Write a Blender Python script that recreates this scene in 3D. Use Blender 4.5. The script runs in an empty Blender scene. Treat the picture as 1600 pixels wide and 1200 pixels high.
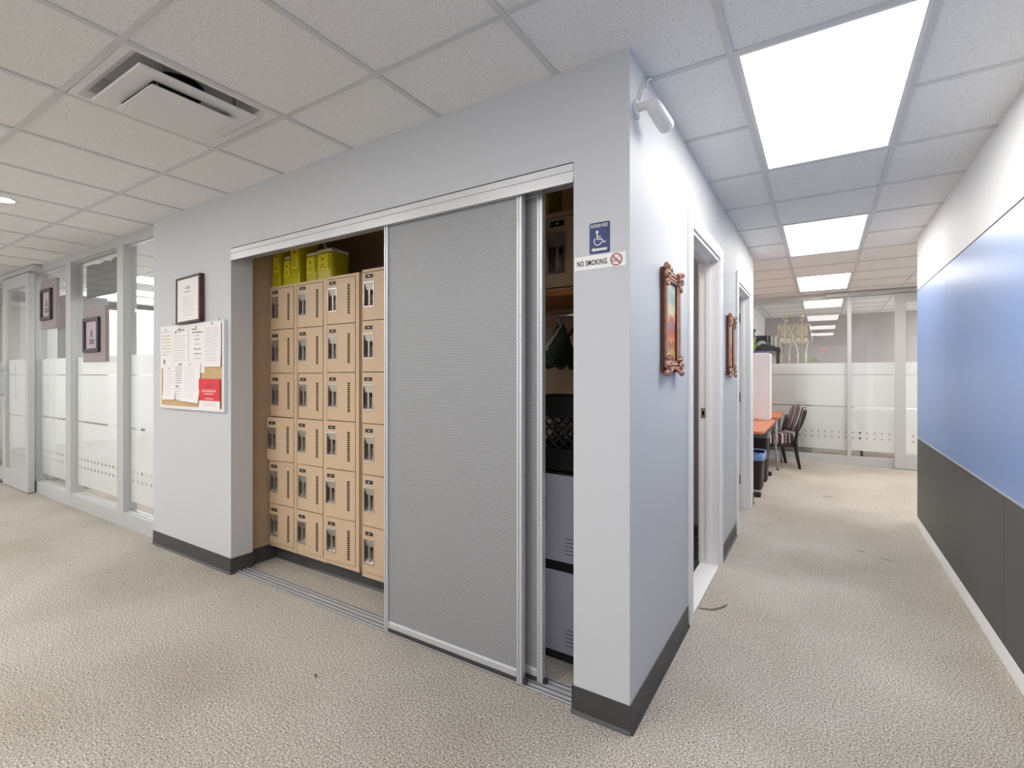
import bpy, bmesh, math, random
from mathutils import Vector, Matrix, Euler
R = math.radians
random.seed(7)
SC = bpy.context.scene
COL = SC.collection
PI = math.pi

# ------------------------------------------------------------------ helpers
def lin(c):
    c /= 255.0
    return c / 12.92 if c <= 0.04045 else ((c + 0.055) / 1.055) ** 2.4

def S(r, g, b):
    return (lin(r), lin(g), lin(b), 1.0)

class MB:
    """collects shapes in world coordinates; obj() links them as one mesh"""
    def __init__(self):
        self.bm = bmesh.new()

    def _bev(self, geom_verts, w, seg=2):
        if w <= 0:
            return
        es = set()
        for v in geom_verts:
            for e in v.link_edges:
                es.add(e)
        bmesh.ops.bevel(self.bm, geom=list(es), offset=w, segments=seg, profile=0.5, affect='EDGES', clamp_overlap=True)

    def box(self, x0, x1, y0, y1, z0, z1, bev=0.0, seg=2, mi=0, M=None):
        x0, x1 = min(x0, x1), max(x0, x1); y0, y1 = min(y0, y1), max(y0, y1); z0, z1 = min(z0, z1), max(z0, z1)
        vs = [self.bm.verts.new((x, y, z)) for x in (x0, x1) for y in (y0, y1) for z in (z0, z1)]
        f = [(0, 1, 3, 2), (4, 6, 7, 5), (0, 4, 5, 1), (2, 3, 7, 6), (0, 2, 6, 4), (1, 5, 7, 3)]
        for q in f:
            fc = self.bm.faces.new([vs[i] for i in q]); fc.material_index = mi
        if M is not None:
            for v in vs:
                v.co = M @ v.co
        self._bev(vs, bev, seg)
        return self

    def prism(self, pts, a, b, axis='y', mi=0, bev=0.0):
        """polygon pts (2D) extruded between a and b along axis; 2D order: x-> (y,z), y-> (x,z), z-> (x,y)"""
        def P(p, t):
            if axis == 'x': return (t, p[0], p[1])
            if axis == 'y': return (p[0], t, p[1])
            return (p[0], p[1], t)
        A = [self.bm.verts.new(P(p, a)) for p in pts]
        B = [self.bm.verts.new(P(p, b)) for p in pts]
        n = len(pts)
        fs = [self.bm.faces.new(A), self.bm.faces.new(list(reversed(B)))]
        for i in range(n):
            fs.append(self.bm.faces.new((A[i], B[i], B[(i + 1) % n], A[(i + 1) % n])))
        for f in fs: f.material_index = mi
        bmesh.ops.recalc_face_normals(self.bm, faces=fs)
        self._bev(A + B, bev, 1)
        return self

    def quad(self, p, mi=0):
        f = self.bm.faces.new([self.bm.verts.new(q) for q in p]); f.material_index = mi
        return self

    def tube(self, path, r, seg=10, mi=0, cap=True):
        pts = [Vector(p) for p in path]
        n = len(pts)
        rs = r if isinstance(r, (list, tuple)) else [r] * n
        rings = []
        up = None
        for i, p in enumerate(pts):
            if i == 0: t = pts[1] - pts[0]
            elif i == n - 1: t = pts[-1] - pts[-2]
            else: t = (pts[i + 1] - pts[i]).normalized() + (pts[i] - pts[i - 1]).normalized()
            t.normalize()
            if up is None:
                up = Vector((0, 0, 1)) if abs(t.z) < 0.9 else Vector((1, 0, 0))
            x = t.cross(up)
            if x.length < 1e-6: x = t.orthogonal()
            x.normalize(); y = x.cross(t).normalized(); up = y
            rings.append([self.bm.verts.new(p + (x * math.cos(a) + y * math.sin(a)) * rs[i]) for a in [2 * PI * k / seg for k in range(seg)]])
        for i in range(n - 1):
            for k in range(seg):
                f = self.bm.faces.new((rings[i][k], rings[i][(k + 1) % seg], rings[i + 1][(k + 1) % seg], rings[i + 1][k])); f.smooth = True; f.material_index = mi
        if cap:
            for rg in (list(reversed(rings[0])), rings[-1]):
                f = self.bm.faces.new(rg); f.material_index = mi
        return self

    def lathe(self, prof, c=(0, 0, 0), seg=24, M=None, mi=0, cap=True):
        """prof: (radius, height) pairs around z"""
        c = Vector(c)
        rings = []
        for r, h in prof:
            ring = []
            for k in range(seg):
                a = 2 * PI * k / seg
                v = Vector((r * math.cos(a), r * math.sin(a), h))
                if M is not None: v = M @ v
                ring.append(self.bm.verts.new(v + c))
            rings.append(ring)
        for i in range(len(rings) - 1):
            for k in range(seg):
                f = self.bm.faces.new((rings[i][k], rings[i][(k + 1) % seg], rings[i + 1][(k + 1) % seg], rings[i + 1][k])); f.smooth = True; f.material_index = mi
        if cap:
            for rg in (list(reversed(rings[0])), rings[-1]):
                f = self.bm.faces.new(rg); f.material_index = mi
        return self

    def ball(self, c, r, sx=1, sy=1, sz=1, seg=14, mi=0, M=None):
        m = Matrix.Translation(Vector(c)) @ (M.to_4x4() if M is not None else Matrix()) @ Matrix.Diagonal((sx, sy, sz, 1))
        g = bmesh.ops.create_uvsphere(self.bm, u_segments=seg, v_segments=max(6, seg // 2), radius=r, matrix=m)
        for v in g['verts']:
            for f in v.link_faces: f.smooth = True; f.material_index = mi
        return self

    def xf(self, M):
        self.bm.transform(M)
        return self

ORG = {}
def obj(name, mb, mat, parent=None, org=None, kind=None, label=None):
    po = ORG[parent.name] if parent is not None else Vector((0, 0, 0))
    org = Vector(org) if org is not None else po.copy()
    bm = mb.bm if isinstance(mb, MB) else mb
    bmesh.ops.translate(bm, verts=bm.verts, vec=-org)
    me = bpy.data.meshes.new(name)
    bm.to_mesh(me); bm.free()
    for m in (mat if isinstance(mat, (list, tuple)) else [mat]):
        me.materials.append(m)
    o = bpy.data.objects.new(name, me)
    COL.objects.link(o)
    o.location = org - po
    if parent is not None: o.parent = parent
    if kind: o['kind'] = kind
    if label: o['label'] = label
    ORG[o.name] = org
    return o

def thing(name, label, cat, loc=(0, 0, 0), group=None):
    o = bpy.data.objects.new(name, None)
    o.empty_display_size = 0.05
    COL.objects.link(o); o.location = loc
    o['label'] = label; o['category'] = cat
    if group: o['group'] = group
    ORG[o.name] = Vector(loc)
    return o

def tag(o, label, cat, group=None):
    o['label'] = label; o['category'] = cat
    if group: o['group'] = group
    return o

def struct(name, mb, mat, parent=None):
    return obj(name, mb, mat, parent, kind='structure' if parent is None else None)

def text_bm(s, size, bold=0.0, width=None, depth=0.0006):
    cu = bpy.data.curves.new('lettering', 'FONT')
    cu.body = s; cu.size = size; cu.align_x = 'CENTER'; cu.align_y = 'CENTER'; cu.offset = bold; cu.extrude = depth
    cu.resolution_u = 3; cu.space_character = 1.12
    o = bpy.data.objects.new('lettering_tmp', cu); COL.objects.link(o)
    dg = bpy.context.evaluated_depsgraph_get(); dg.update()
    me = bpy.data.meshes.new_from_object(o.evaluated_get(dg))
    bm = bmesh.new(); bm.from_mesh(me)
    bpy.data.objects.remove(o); bpy.data.meshes.remove(me); bpy.data.curves.remove(cu)
    xs = [v.co.x for v in bm.verts]; ys = [v.co.y for v in bm.verts]
    cx, cy = (min(xs) + max(xs)) / 2, (min(ys) + max(ys)) / 2
    k = width / (max(xs) - min(xs)) if width else 1.0
    for v in bm.verts:
        v.co.x = (v.co.x - cx) * k; v.co.y -= cy
    return bm

# ------------------------------------------------------------------ materials
def mat(name):
    m = bpy.data.materials.new(name); m.use_nodes = True
    nt = m.node_tree
    b = nt.nodes['Principled BSDF']
    return m, nt, b

def N(nt, t, **k):
    n = nt.nodes.new(t)
    for a, v in k.items():
        if a in n.inputs: n.inputs[a].default_value = v
        else: setattr(n, a, v)
    return n

def plain(name, col, rough=0.5, metal=0.0, spec=0.5, var=0.06, vscale=6.0, bump=0.0, bscale=200.0, trans=0.0):
    m, nt, b = mat(name)
    L = nt.links.new
    b.inputs['Roughness'].default_value = rough
    b.inputs['Metallic'].default_value = metal
    b.inputs['Specular IOR Level'].default_value = spec
    tc = N(nt, 'ShaderNodeTexCoord')
    nz = N(nt, 'ShaderNodeTexNoise'); nz.inputs['Scale'].default_value = vscale; nz.inputs['Detail'].default_value = 4
    L(tc.outputs['Object'], nz.inputs['Vector'])
    mx = N(nt, 'ShaderNodeMix', data_type='RGBA')
    mx.inputs['A'].default_value = tuple(c * (1 - var) for c in col[:3]) + (1,)
    mx.inputs['B'].default_value = tuple(min(1, c * (1 + var)) for c in col[:3]) + (1,)
    L(nz.outputs['Fac'], mx.inputs['Factor'])
    L(mx.outputs['Result'], b.inputs['Base Color'])
    if bump > 0:
        n2 = N(nt, 'ShaderNodeTexNoise'); n2.inputs['Scale'].default_value = bscale; n2.inputs['Detail'].default_value = 2
        L(tc.outputs['Object'], n2.inputs['Vector'])
        bp = N(nt, 'ShaderNodeBump'); bp.inputs['Strength'].default_value = bump; bp.inputs['Distance'].default_value = 0.002
        L(n2.outputs['Fac'], bp.inputs['Height']); L(bp.outputs['Normal'], b.inputs['Normal'])
    return m

def emit(name, col, strength):
    m = bpy.data.materials.new(name); m.use_nodes = True
    nt = m.node_tree; nt.nodes.clear()
    e = N(nt, 'ShaderNodeEmission'); e.inputs['Color'].default_value = col; e.inputs['Strength'].default_value = strength
    o = N(nt, 'ShaderNodeOutputMaterial'); nt.links.new(e.outputs[0], o.inputs[0])
    return m

def ramp(nt, stops):
    r = N(nt, 'ShaderNodeValToRGB')
    el = r.color_ramp.elements
    while len(el) < len(stops): el.new(0.5)
    for e, (p, c) in zip(el, stops):
        e.position = p; e.color = c
    return r

def math_n(nt, op, a, b=None, c=None):
    n = N(nt, 'ShaderNodeMath', operation=op)
    for i, v in enumerate((a, b, c)):
        if v is None: continue
        if isinstance(v, (int, float)): n.inputs[i].default_value = v
        else: nt.links.new(v, n.inputs[i])
    return n.outputs[0]

PANEL_E = 9.0
M = {}
M['wall'] = plain('wall_paint_grey', S(200, 202, 205), 0.55, var=0.015, vscale=1.5, bump=0.05, bscale=350)
M['wall_white'] = plain('wall_paint_white', S(232, 232, 232), 0.6, var=0.01, vscale=1.5)
M['wall_tan'] = plain('closet_paint_tan', S(176, 151, 123), 0.6, var=0.03)
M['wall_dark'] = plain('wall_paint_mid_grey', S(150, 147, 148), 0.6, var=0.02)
M['wall_back'] = plain('wall_paint_taupe_grey', S(180, 173, 175), 0.6, var=0.02)
M['black_base'] = plain('black_vinyl_base', S(66, 66, 67), 0.45, var=0.1)
M['white_paint'] = plain('white_gloss_paint', S(238, 238, 238), 0.35, var=0.01)
M['alu'] = plain('satin_aluminium', S(214, 215, 217), 0.38, metal=0.55, var=0.03, vscale=20)
M['alu_paint'] = plain('silver_grey_painted_frame', S(196, 197, 197), 0.4, metal=0.15, var=0.02)
M['steel'] = plain('bright_steel', S(215, 208, 200), 0.28, metal=0.9, var=0.08, vscale=40)
M['steel_shade'] = plain('recess_shade_steel', S(138, 124, 112), 0.4, metal=0.5, var=0.15, vscale=40)  # darker steel, shade of the latch recess put into the colour
M['track_groove'] = plain('dull_track_groove', S(128, 129, 132), 0.5, metal=0.3)
M['locker'] = plain('tan_locker_enamel', S(207, 180, 148), 0.42, var=0.02, vscale=3)
M['locker_dark'] = plain('darker_tan_hinge_enamel', S(170, 142, 112), 0.5, var=0.03)  # darker tan enamel of the locker hinges
M['black'] = plain('black_plastic', S(28, 27, 27), 0.45, var=0.15)
M['slot'] = plain('vent_slot_black', S(12, 9, 7), 0.8, spec=0.1, var=0.1)
M['plate'] = plain('number_plate_black', S(24, 22, 22), 0.4, var=0.1)
M['white_mark'] = plain('white_marking', S(225, 222, 216), 0.5, var=0.02)
M['paper'] = plain('white_paper', S(238, 233, 232), 0.7, var=0.02, vscale=30)
M['paper2'] = plain('cream_paper', S(240, 236, 222), 0.7, var=0.02, vscale=30)
M['ink'] = plain('grey_print', S(188, 182, 184), 0.7, var=0.1)
M['ink_dark'] = plain('dark_print', S(126, 120, 126), 0.7, var=0.1)
M['hilite'] = plain('yellow_highlighter_print', S(205, 196, 150), 0.7, var=0.1)
M['red'] = plain('flyer_red', S(226, 45, 60), 0.45, var=0.06, vscale=25)
M['dark_red'] = plain('flyer_dark_red', S(186, 40, 52), 0.5)
M['sign_blue'] = plain('sign_blue', S(20, 46, 108), 0.4, var=0.04)
M['sign_red'] = plain('sign_red', S(176, 34, 52), 0.4)
M['sign_black'] = plain('sign_black', S(32, 32, 34), 0.5)
M['tblue'] = plain('wall_panel_blue', S(138, 166, 216), 0.34, var=0.03, vscale=1.2)
M['tdark'] = plain('wall_panel_charcoal', S(86, 86, 87), 0.5, var=0.10, vscale=2.0)
M['walnut'] = plain('walnut_frame', S(74, 46, 34), 0.4, var=0.25, vscale=25)
M['yellow'] = plain('yellow_plastic', S(184, 172, 20), 0.35, var=0.06, vscale=8)
M['yellow_lab'] = plain('yellow_label', S(232, 214, 40), 0.5, var=0.04)
M['clear_lid'] = plain('cloudy_plastic_lid', S(222, 212, 184), 0.4, var=0.05)
M['lav'] = plain('lavender_grey_enamel', S(188, 189, 208), 0.4, var=0.03)
M['orange_wood'] = None
M['white_lam'] = plain('white_laminate', S(228, 228, 231), 0.4, var=0.01)
M['bin'] = plain('dark_brown_bin_plastic', S(42, 36, 32), 0.5, var=0.08)
M['lid'] = plain('grey_bin_lid', S(120, 122, 126), 0.5)
M['bag'] = plain('blue_bag_film', S(120, 158, 214), 0.25, var=0.15, vscale=40)
M['silver'] = plain('silver_leg_paint', S(160, 162, 166), 0.4, metal=0.4)
M['chair_wood'] = plain('dark_stained_wood', S(36, 26, 25), 0.4, var=0.2)
M['bone'] = plain('ivory_bone_plastic', S(226, 216, 192), 0.5, var=0.06, vscale=40)
M['socket'] = plain('dark_socket', S(90, 80, 70), 0.7)
M['leaf'] = plain('bright_green_leaf', S(150, 196, 70), 0.4, var=0.25, vscale=20)
M['pot'] = plain('white_pot', S(225, 225, 220), 0.4)
M['cab'] = plain('grey_green_cabinet', S(150, 156, 146), 0.5, var=0.02)
M['purple'] = plain('violet_binder', S(96, 88, 166), 0.5)
M['cream'] = plain('cream_card', S(222, 214, 196), 0.6)
M['teal'] = plain('teal_bottle', S(40, 140, 160), 0.4)
M['charcoal'] = plain('charcoal_cloth', S(46, 44, 48), 0.8, var=0.1, vscale=60)
M['slate'] = plain('slate_grey_sheet', S(120, 119, 124), 0.6, var=0.12, vscale=9)
M['mat_grey'] = plain('taupe_mat_board', S(160, 148, 147), 0.6, var=0.03)
M['frame_dark'] = plain('espresso_frame', S(58, 46, 50), 0.4, var=0.1)
M['copper'] = plain('antique_copper_gilt', S(178, 134, 114), 0.42, metal=0.45, var=0.35, vscale=60, bump=0.6, bscale=120)
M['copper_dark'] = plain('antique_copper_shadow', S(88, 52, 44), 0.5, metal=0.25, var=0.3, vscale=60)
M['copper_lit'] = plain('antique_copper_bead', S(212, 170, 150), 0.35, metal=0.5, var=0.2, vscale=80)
M['off_white'] = plain('off_white_plastic', S(226, 226, 226), 0.4, var=0.01)
M['rubber'] = plain('dark_rubber_gasket', S(60, 60, 62), 0.6)
M['throat'] = plain('duct_interior_dark', S(20, 20, 20), 0.9)
M['vent'] = plain('white_enamel_vent', S(222, 222, 222), 0.5, var=0.01)
M['tbar'] = plain('ceiling_grid_white', S(205, 206, 206), 0.5, var=0.01)
M['lens'] = emit('lamp_lens', (1.0, 0.968, 0.915, 1), PANEL_E * 0.9)
M['lens_cool'] = emit('neutral_lamp_lens', (1.0, 0.985, 0.96, 1), PANEL_E)
M['dome'] = emit('fill_lamp_opal', (1.0, 0.985, 0.97, 1), 20.0)
M['can'] = emit('downlight_lens', (1.0, 0.97, 0.93, 1), 30.0)
M['exit'] = emit('exit_sign_red_glow', (1.0, 0.16, 0.12, 1), 4.0)
M['shelf'] = plain('orange_brown_shelf', S(176, 112, 62), 0.5, var=0.12, vscale=14)
M['green_cloth'] = plain('dark_green_cloth', S(58, 78, 60), 0.85, var=0.2, vscale=30)
M['jar_white'] = plain('pale_hanger_plastic', S(208, 200, 186), 0.4)
M['pic_grad'] = plain('pale_violet_print', S(190, 172, 186), 0.5, var=0.2, vscale=9)
M['brass'] = plain('satin_nickel', S(176, 168, 156), 0.35, metal=0.8, var=0.1, vscale=60)
M['scuff'] = plain('dark_scuff', S(104, 96, 88), 0.9, var=0.2, vscale=60)

def carpet():
    m, nt, b = mat('beige_loop_carpet'); L = nt.links.new
    b.inputs['Roughness'].default_value = 0.95; b.inputs['Specular IOR Level'].default_value = 0.1
    tc = N(nt, 'ShaderNodeTexCoord')
    n1 = N(nt, 'ShaderNodeTexNoise'); n1.inputs['Scale'].default_value = 150; n1.inputs['Detail'].default_value = 3; n1.inputs['Roughness'].default_value = 0.6
    n2 = N(nt, 'ShaderNodeTexNoise'); n2.inputs['Scale'].default_value = 1.1; n2.inputs['Detail'].default_value = 5
    vo = N(nt, 'ShaderNodeTexVoronoi'); vo.inputs['Scale'].default_value = 190
    for n in (n1, n2, vo): L(tc.outputs['Object'], n.inputs['Vector'])
    r1 = ramp(nt, [(0.32, S(100, 94, 86)), (0.43, S(166, 159, 149)), (0.55, S(201, 194, 185)), (0.66, S(240, 235, 228))])
    L(n1.outputs['Fac'], r1.inputs['Fac'])
    r2 = ramp(nt, [(0.34, (0.80, 0.78, 0.75, 1)), (0.60, (1.0, 1.0, 1.0, 1))])
    L(n2.outputs['Fac'], r2.inputs['Fac'])
    mx = N(nt, 'ShaderNodeMix', data_type='RGBA', blend_type='MULTIPLY'); mx.inputs['Factor'].default_value = 1
    L(r1.outputs['Color'], mx.inputs['A']); L(r2.outputs['Color'], mx.inputs['B'])
    L(mx.outputs['Result'], b.inputs['Base Color'])
    bp = N(nt, 'ShaderNodeBump'); bp.inputs['Strength'].default_value = 0.5; bp.inputs['Distance'].default_value = 0.003
    L(vo.outputs['Distance'], bp.inputs['Height']); L(bp.outputs['Normal'], b.inputs['Normal'])
    return m
M['carpet'] = carpet()

def tile_floor():
    m, nt, b = mat('dark_checker_mat'); L = nt.links.new
    b.inputs['Roughness'].default_value = 0.6
    tc = N(nt, 'ShaderNodeTexCoord')
    mp = N(nt, 'ShaderNodeMapping'); mp.inputs['Rotation'].default_value = (0, 0, R(45))
    L(tc.outputs['Object'], mp.inputs['Vector'])
    br = N(nt, 'ShaderNodeTexBrick'); br.inputs['Scale'].default_value = 14
    br.inputs['Color1'].default_value = S(120, 118, 114); br.inputs['Color2'].default_value = S(95, 93, 90); br.inputs['Mortar'].default_value = S(36, 35, 35)
    br.inputs['Mortar Size'].default_value = 0.09
    L(mp.outputs['Vector'], br.inputs['Vector']); L(br.outputs['Color'], b.inputs['Base Color'])
    return m
M['tile'] = tile_floor()

def ceiling_tile():
    m, nt, b = mat('mineral_fibre_ceiling_tile'); L = nt.links.new
    b.inputs['Roughness'].default_value = 0.9; b.inputs['Specular IOR Level'].default_value = 0.1
    tc = N(nt, 'ShaderNodeTexCoord')
    n1 = N(nt, 'ShaderNodeTexNoise'); n1.inputs['Scale'].default_value = 170; n1.inputs['Detail'].default_value = 3
    L(tc.outputs['Object'], n1.inputs['Vector'])
    r = ramp(nt, [(0.30, S(196, 196, 195)), (0.42, S(230, 230, 229)), (0.7, S(236, 236, 235))])
    L(n1.outputs['Fac'], r.inputs['Fac']); L(r.outputs['Color'], b.inputs['Base Color'])
    bp = N(nt, 'ShaderNodeBump'); bp.inputs['Strength'].default_value = 0.35; bp.inputs['Distance'].default_value = 0.002
    L(n1.outputs['Fac'], bp.inputs['Height']); L(bp.outputs['Normal'], b.inputs['Normal'])
    return m
M['ctile'] = ceiling_tile()

def perforated():
    """silver sheet with a staggered grid of small round holes (pattern on x,z)"""
    m, nt, b = mat('perforated_silver_sheet'); L = nt.links.new
    tc = N(nt, 'ShaderNodeTexCoord')
    sp = N(nt, 'ShaderNodeSeparateXYZ'); L(tc.outputs['Object'], sp.inputs[0])
    p, rad = 0.0105, 0.0030
    def cell(ox, oz):
        def d(o, off, pp):
            t = math_n(nt, 'DIVIDE', math_n(nt, 'ADD', o, off), pp)
            f = math_n(nt, 'FRACT', math_n(nt, 'ADD', t, 1000.0))
            return math_n(nt, 'MULTIPLY', math_n(nt, 'SUBTRACT', f, 0.5), pp)
        dx = d(sp.outputs['X'], ox, p); dz = d(sp.outputs['Z'], oz, p * 1.732)
        return math_n(nt, 'SQRT', math_n(nt, 'ADD', math_n(nt, 'MULTIPLY', dx, dx), math_n(nt, 'MULTIPLY', dz, dz)))
    dist = math_n(nt, 'MINIMUM', cell(0, 0), cell(p / 2, p * 1.732 / 2))
    mr = N(nt, 'ShaderNodeMapRange', interpolation_type='SMOOTHSTEP')
    mr.inputs['From Min'].default_value = rad * 0.8; mr.inputs['From Max'].default_value = rad * 1.3
    L(dist, mr.inputs['Value'])
    mx = N(nt, 'ShaderNodeMix', data_type='RGBA')
    mx.inputs['A'].default_value = S(118, 119, 121); mx.inputs['B'].default_value = S(174, 175, 177)
    L(mr.outputs['Result'], mx.inputs['Factor']); L(mx.outputs['Result'], b.inputs['Base Color'])
    b.inputs['Metallic'].default_value = 0.35; b.inputs['Roughness'].default_value = 0.5
    bp = N(nt, 'ShaderNodeBump'); bp.inputs['Strength'].default_value = 0.5; bp.inputs['Distance'].default_value = 0.002
    L(mr.outputs['Result'], bp.inputs['Height']); L(bp.outputs['Normal'], b.inputs['Normal'])
    return m
M['perf'] = perforated()

def glass(name='clear_partition_glass', tint=(0.96, 0.97, 0.965, 1)):
    m = bpy.data.materials.new(name); m.use_nodes = True
    nt = m.node_tree; nt.nodes.clear(); L = nt.links.new
    ge = N(nt, 'ShaderNodeNewGeometry')
    ior = math_n(nt, 'ADD', math_n(nt, 'MULTIPLY', ge.outputs['Backfacing'], 1 / 1.52 - 1.52), 1.52)
    fr = N(nt, 'ShaderNodeFresnel'); L(ior, fr.inputs['IOR'])
    t = N(nt, 'ShaderNodeBsdfTransparent'); t.inputs['Color'].default_value = tint
    g = N(nt, 'ShaderNodeBsdfGlossy'); g.inputs['Roughness'].default_value = 0.0
    mx = N(nt, 'ShaderNodeMixShader'); L(fr.outputs[0], mx.inputs[0]); L(t.outputs[0], mx.inputs[1]); L(g.outputs[0], mx.inputs[2])
    o = N(nt, 'ShaderNodeOutputMaterial'); L(mx.outputs[0], o.inputs[0])
    return m
M['glass'] = glass()

def frost():
    """etched privacy film in bands, with clear pinstripes and two rows of clear dots (world x/z pattern)"""
    m = bpy.data.materials.new('frosted_privacy_film'); m.use_nodes = True
    nt = m.node_tree; nt.nodes.clear(); L = nt.links.new
    tc = N(nt, 'ShaderNodeTexCoord'); sp = N(nt, 'ShaderNodeSeparateXYZ'); L(tc.outputs['Object'], sp.inputs[0])
    X, Z = sp.outputs['X'], sp.outputs['Z']
    def band(z, w):
        return math_n(nt, 'LESS_THAN', math_n(nt, 'ABSOLUTE', math_n(nt, 'SUBTRACT', Z, z)), w / 2)
    def dots(z, p, r):
        f = math_n(nt, 'FRACT', math_n(nt, 'ADD', math_n(nt, 'DIVIDE', X, p), 1000.0))
        dx = math_n(nt, 'MULTIPLY', math_n(nt, 'SUBTRACT', f, 0.5), p)
        dz = math_n(nt, 'SUBTRACT', Z, z)
        d = math_n(nt, 'SQRT', math_n(nt, 'ADD', math_n(nt, 'MULTIPLY', dx, dx), math_n(nt, 'MULTIPLY', dz, dz)))
        return math_n(nt, 'LESS_THAN', d, r)
    clear = band(1.275, 0.010)
    for c in (band(0.82, 0.018), dots(0.452, 0.083, 0.014), dots(0.376, 0.083, 0.014)):
        clear = math_n(nt, 'MAXIMUM', clear, c)
    tr = N(nt, 'ShaderNodeBsdfTranslucent'); tr.inputs['Color'].default_value = (0.96, 0.965, 0.97, 1)
    df = N(nt, 'ShaderNodeBsdfDiffuse'); df.inputs['Color'].default_value = (0.95, 0.955, 0.96, 1)
    tp = N(nt, 'ShaderNodeBsdfTransparent')
    m1 = N(nt, 'ShaderNodeMixShader'); m1.inputs[0].default_value = 0.50; L(tr.outputs[0], m1.inputs[1]); L(df.outputs[0], m1.inputs[2])
    m2 = N(nt, 'ShaderNodeMixShader'); m2.inputs[0].default_value = 0.10; L(m1.outputs[0], m2.inputs[1]); L(tp.outputs[0], m2.inputs[2])
    m3 = N(nt, 'ShaderNodeMixShader'); L(clear, m3.inputs[0]); L(m2.outputs[0], m3.inputs[1]); L(tp.outputs[0], m3.inputs[2])
    o = N(nt, 'ShaderNodeOutputMaterial'); L(m3.outputs[0], o.inputs[0])
    return m
M['frost'] = frost()

def wood(name, c1, c2):
    m, nt, b = mat(name); L = nt.links.new
    b.inputs['Roughness'].default_value = 0.4
    tc = N(nt, 'ShaderNodeTexCoord'); mp = N(nt, 'ShaderNodeMapping'); mp.inputs['Scale'].default_value = (2, 20, 20)
    L(tc.outputs['Object'], mp.inputs['Vector'])
    nz = N(nt, 'ShaderNodeTexNoise'); nz.inputs['Scale'].default_value = 3; nz.inputs['Detail'].default_value = 5
    L(mp.outputs['Vector'], nz.inputs['Vector'])
    r = ramp(nt, [(0.3, c1), (0.7, c2)]); L(nz.outputs['Fac'], r.inputs['Fac']); L(r.outputs['Color'], b.inputs['Base Color'])
    return m
M['orange_wood'] = wood('cherry_laminate', S(186, 108, 74), S(206, 130, 94))

def cork():
    m, nt, b = mat('cork_sheet'); L = nt.links.new
    b.inputs['Roughness'].default_value = 0.9
    tc = N(nt, 'ShaderNodeTexCoord'); nz = N(nt, 'ShaderNodeTexNoise'); nz.inputs['Scale'].default_value = 160; nz.inputs['Detail'].default_value = 4
    L(tc.outputs['Object'], nz.inputs['Vector'])
    r = ramp(nt, [(0.3, S(176, 140, 98)), (0.6, S(216, 184, 142))]); L(nz.outputs['Fac'], r.inputs['Fac']); L(r.outputs['Color'], b.inputs['Base Color'])
    return m
M['cork'] = cork()

def stripes(ax='Y'):
    m, nt, b = mat('striped_upholstery'); L = nt.links.new
    b.inputs['Roughness'].default_value = 0.9
    tc = N(nt, 'ShaderNodeTexCoord'); sp = N(nt, 'ShaderNodeSeparateXYZ'); L(tc.outputs['Object'], sp.inputs[0])
    f = math_n(nt, 'FRACT', math_n(nt, 'ADD', math_n(nt, 'MULTIPLY', sp.outputs[ax], 6.6), 100.2))
    r = ramp(nt, [(0.0, S(60, 50, 52)), (0.22, S(226, 212, 208)), (0.34, S(78, 66, 68)), (0.52, S(150, 136, 138)), (0.62, S(52, 44, 46)), (0.84, S(196, 180, 178)), (0.9, S(60, 50, 52))])
    r.color_ramp.interpolation = 'CONSTANT'
    L(f, r.inputs['Fac']); L(r.outputs['Color'], b.inputs['Base Color'])
    return m
M['stripe'] = stripes()
M['stripe_seat'] = stripes('X')

def painting():
    m, nt, b = mat('loose_oil_painting'); L = nt.links.new
    b.inputs['Roughness'].default_value = 0.4
    tc = N(nt, 'ShaderNodeTexCoord'); sp = N(nt, 'ShaderNodeSeparateXYZ'); L(tc.outputs['Generated'], sp.inputs[0])
    nz = N(nt, 'ShaderNodeTexNoise'); nz.inputs['Scale'].default_value = 7; nz.inputs['Detail'].default_value = 3
    L(tc.outputs['Object'], nz.inputs['Vector']); nz.inputs['Scale'].default_value = 22
    z = math_n(nt, 'ADD', sp.outputs['Z'], math_n(nt, 'MULTIPLY', math_n(nt, 'SUBTRACT', nz.outputs['Fac'], 0.5), 0.35))
    r = ramp(nt, [(0.0, S(120, 52, 36)), (0.1, S(214, 172, 96)), (0.2, S(150, 70, 48)), (0.28, S(226, 150, 70)), (0.36, S(196, 84, 50)), (0.46, S(112, 124, 142)), (0.54, S(206, 98, 70)), (0.62, S(222, 206, 160)), (0.78, S(150, 176, 168)), (1.0, S(206, 214, 196))])
    L(z, r.inputs['Fac']); L(r.outputs['Color'], b.inputs['Base Color'])
    return m
M['painting'] = painting()

# ------------------------------------------------------------------ measured layout (metres)
CZ = 2.44
VA = 1.703                      # closet wall face
UB = -0.578                     # corridor left wall face
UR = 0.697                      # corridor right wall face
UP, VP_ = 0.591, 0.609          # ceiling grid pitch
U0, V0 = -0.281, 1.937
VG = 1.757                      # left glazing
VF = 8.46                       # far glazing

# ------------------------------------------------------------------ floor, ceiling
b = MB(); b.box(-12, 4, -7, 12.2, -0.10, 0.0)
floor = struct('floor', b, M['carpet'])
b = MB(); b.box(-2.65, UB - .115, 2.64, 4.03, 0.0, 0.004)
struct('washroom_floor', b, M['tile'])

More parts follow.
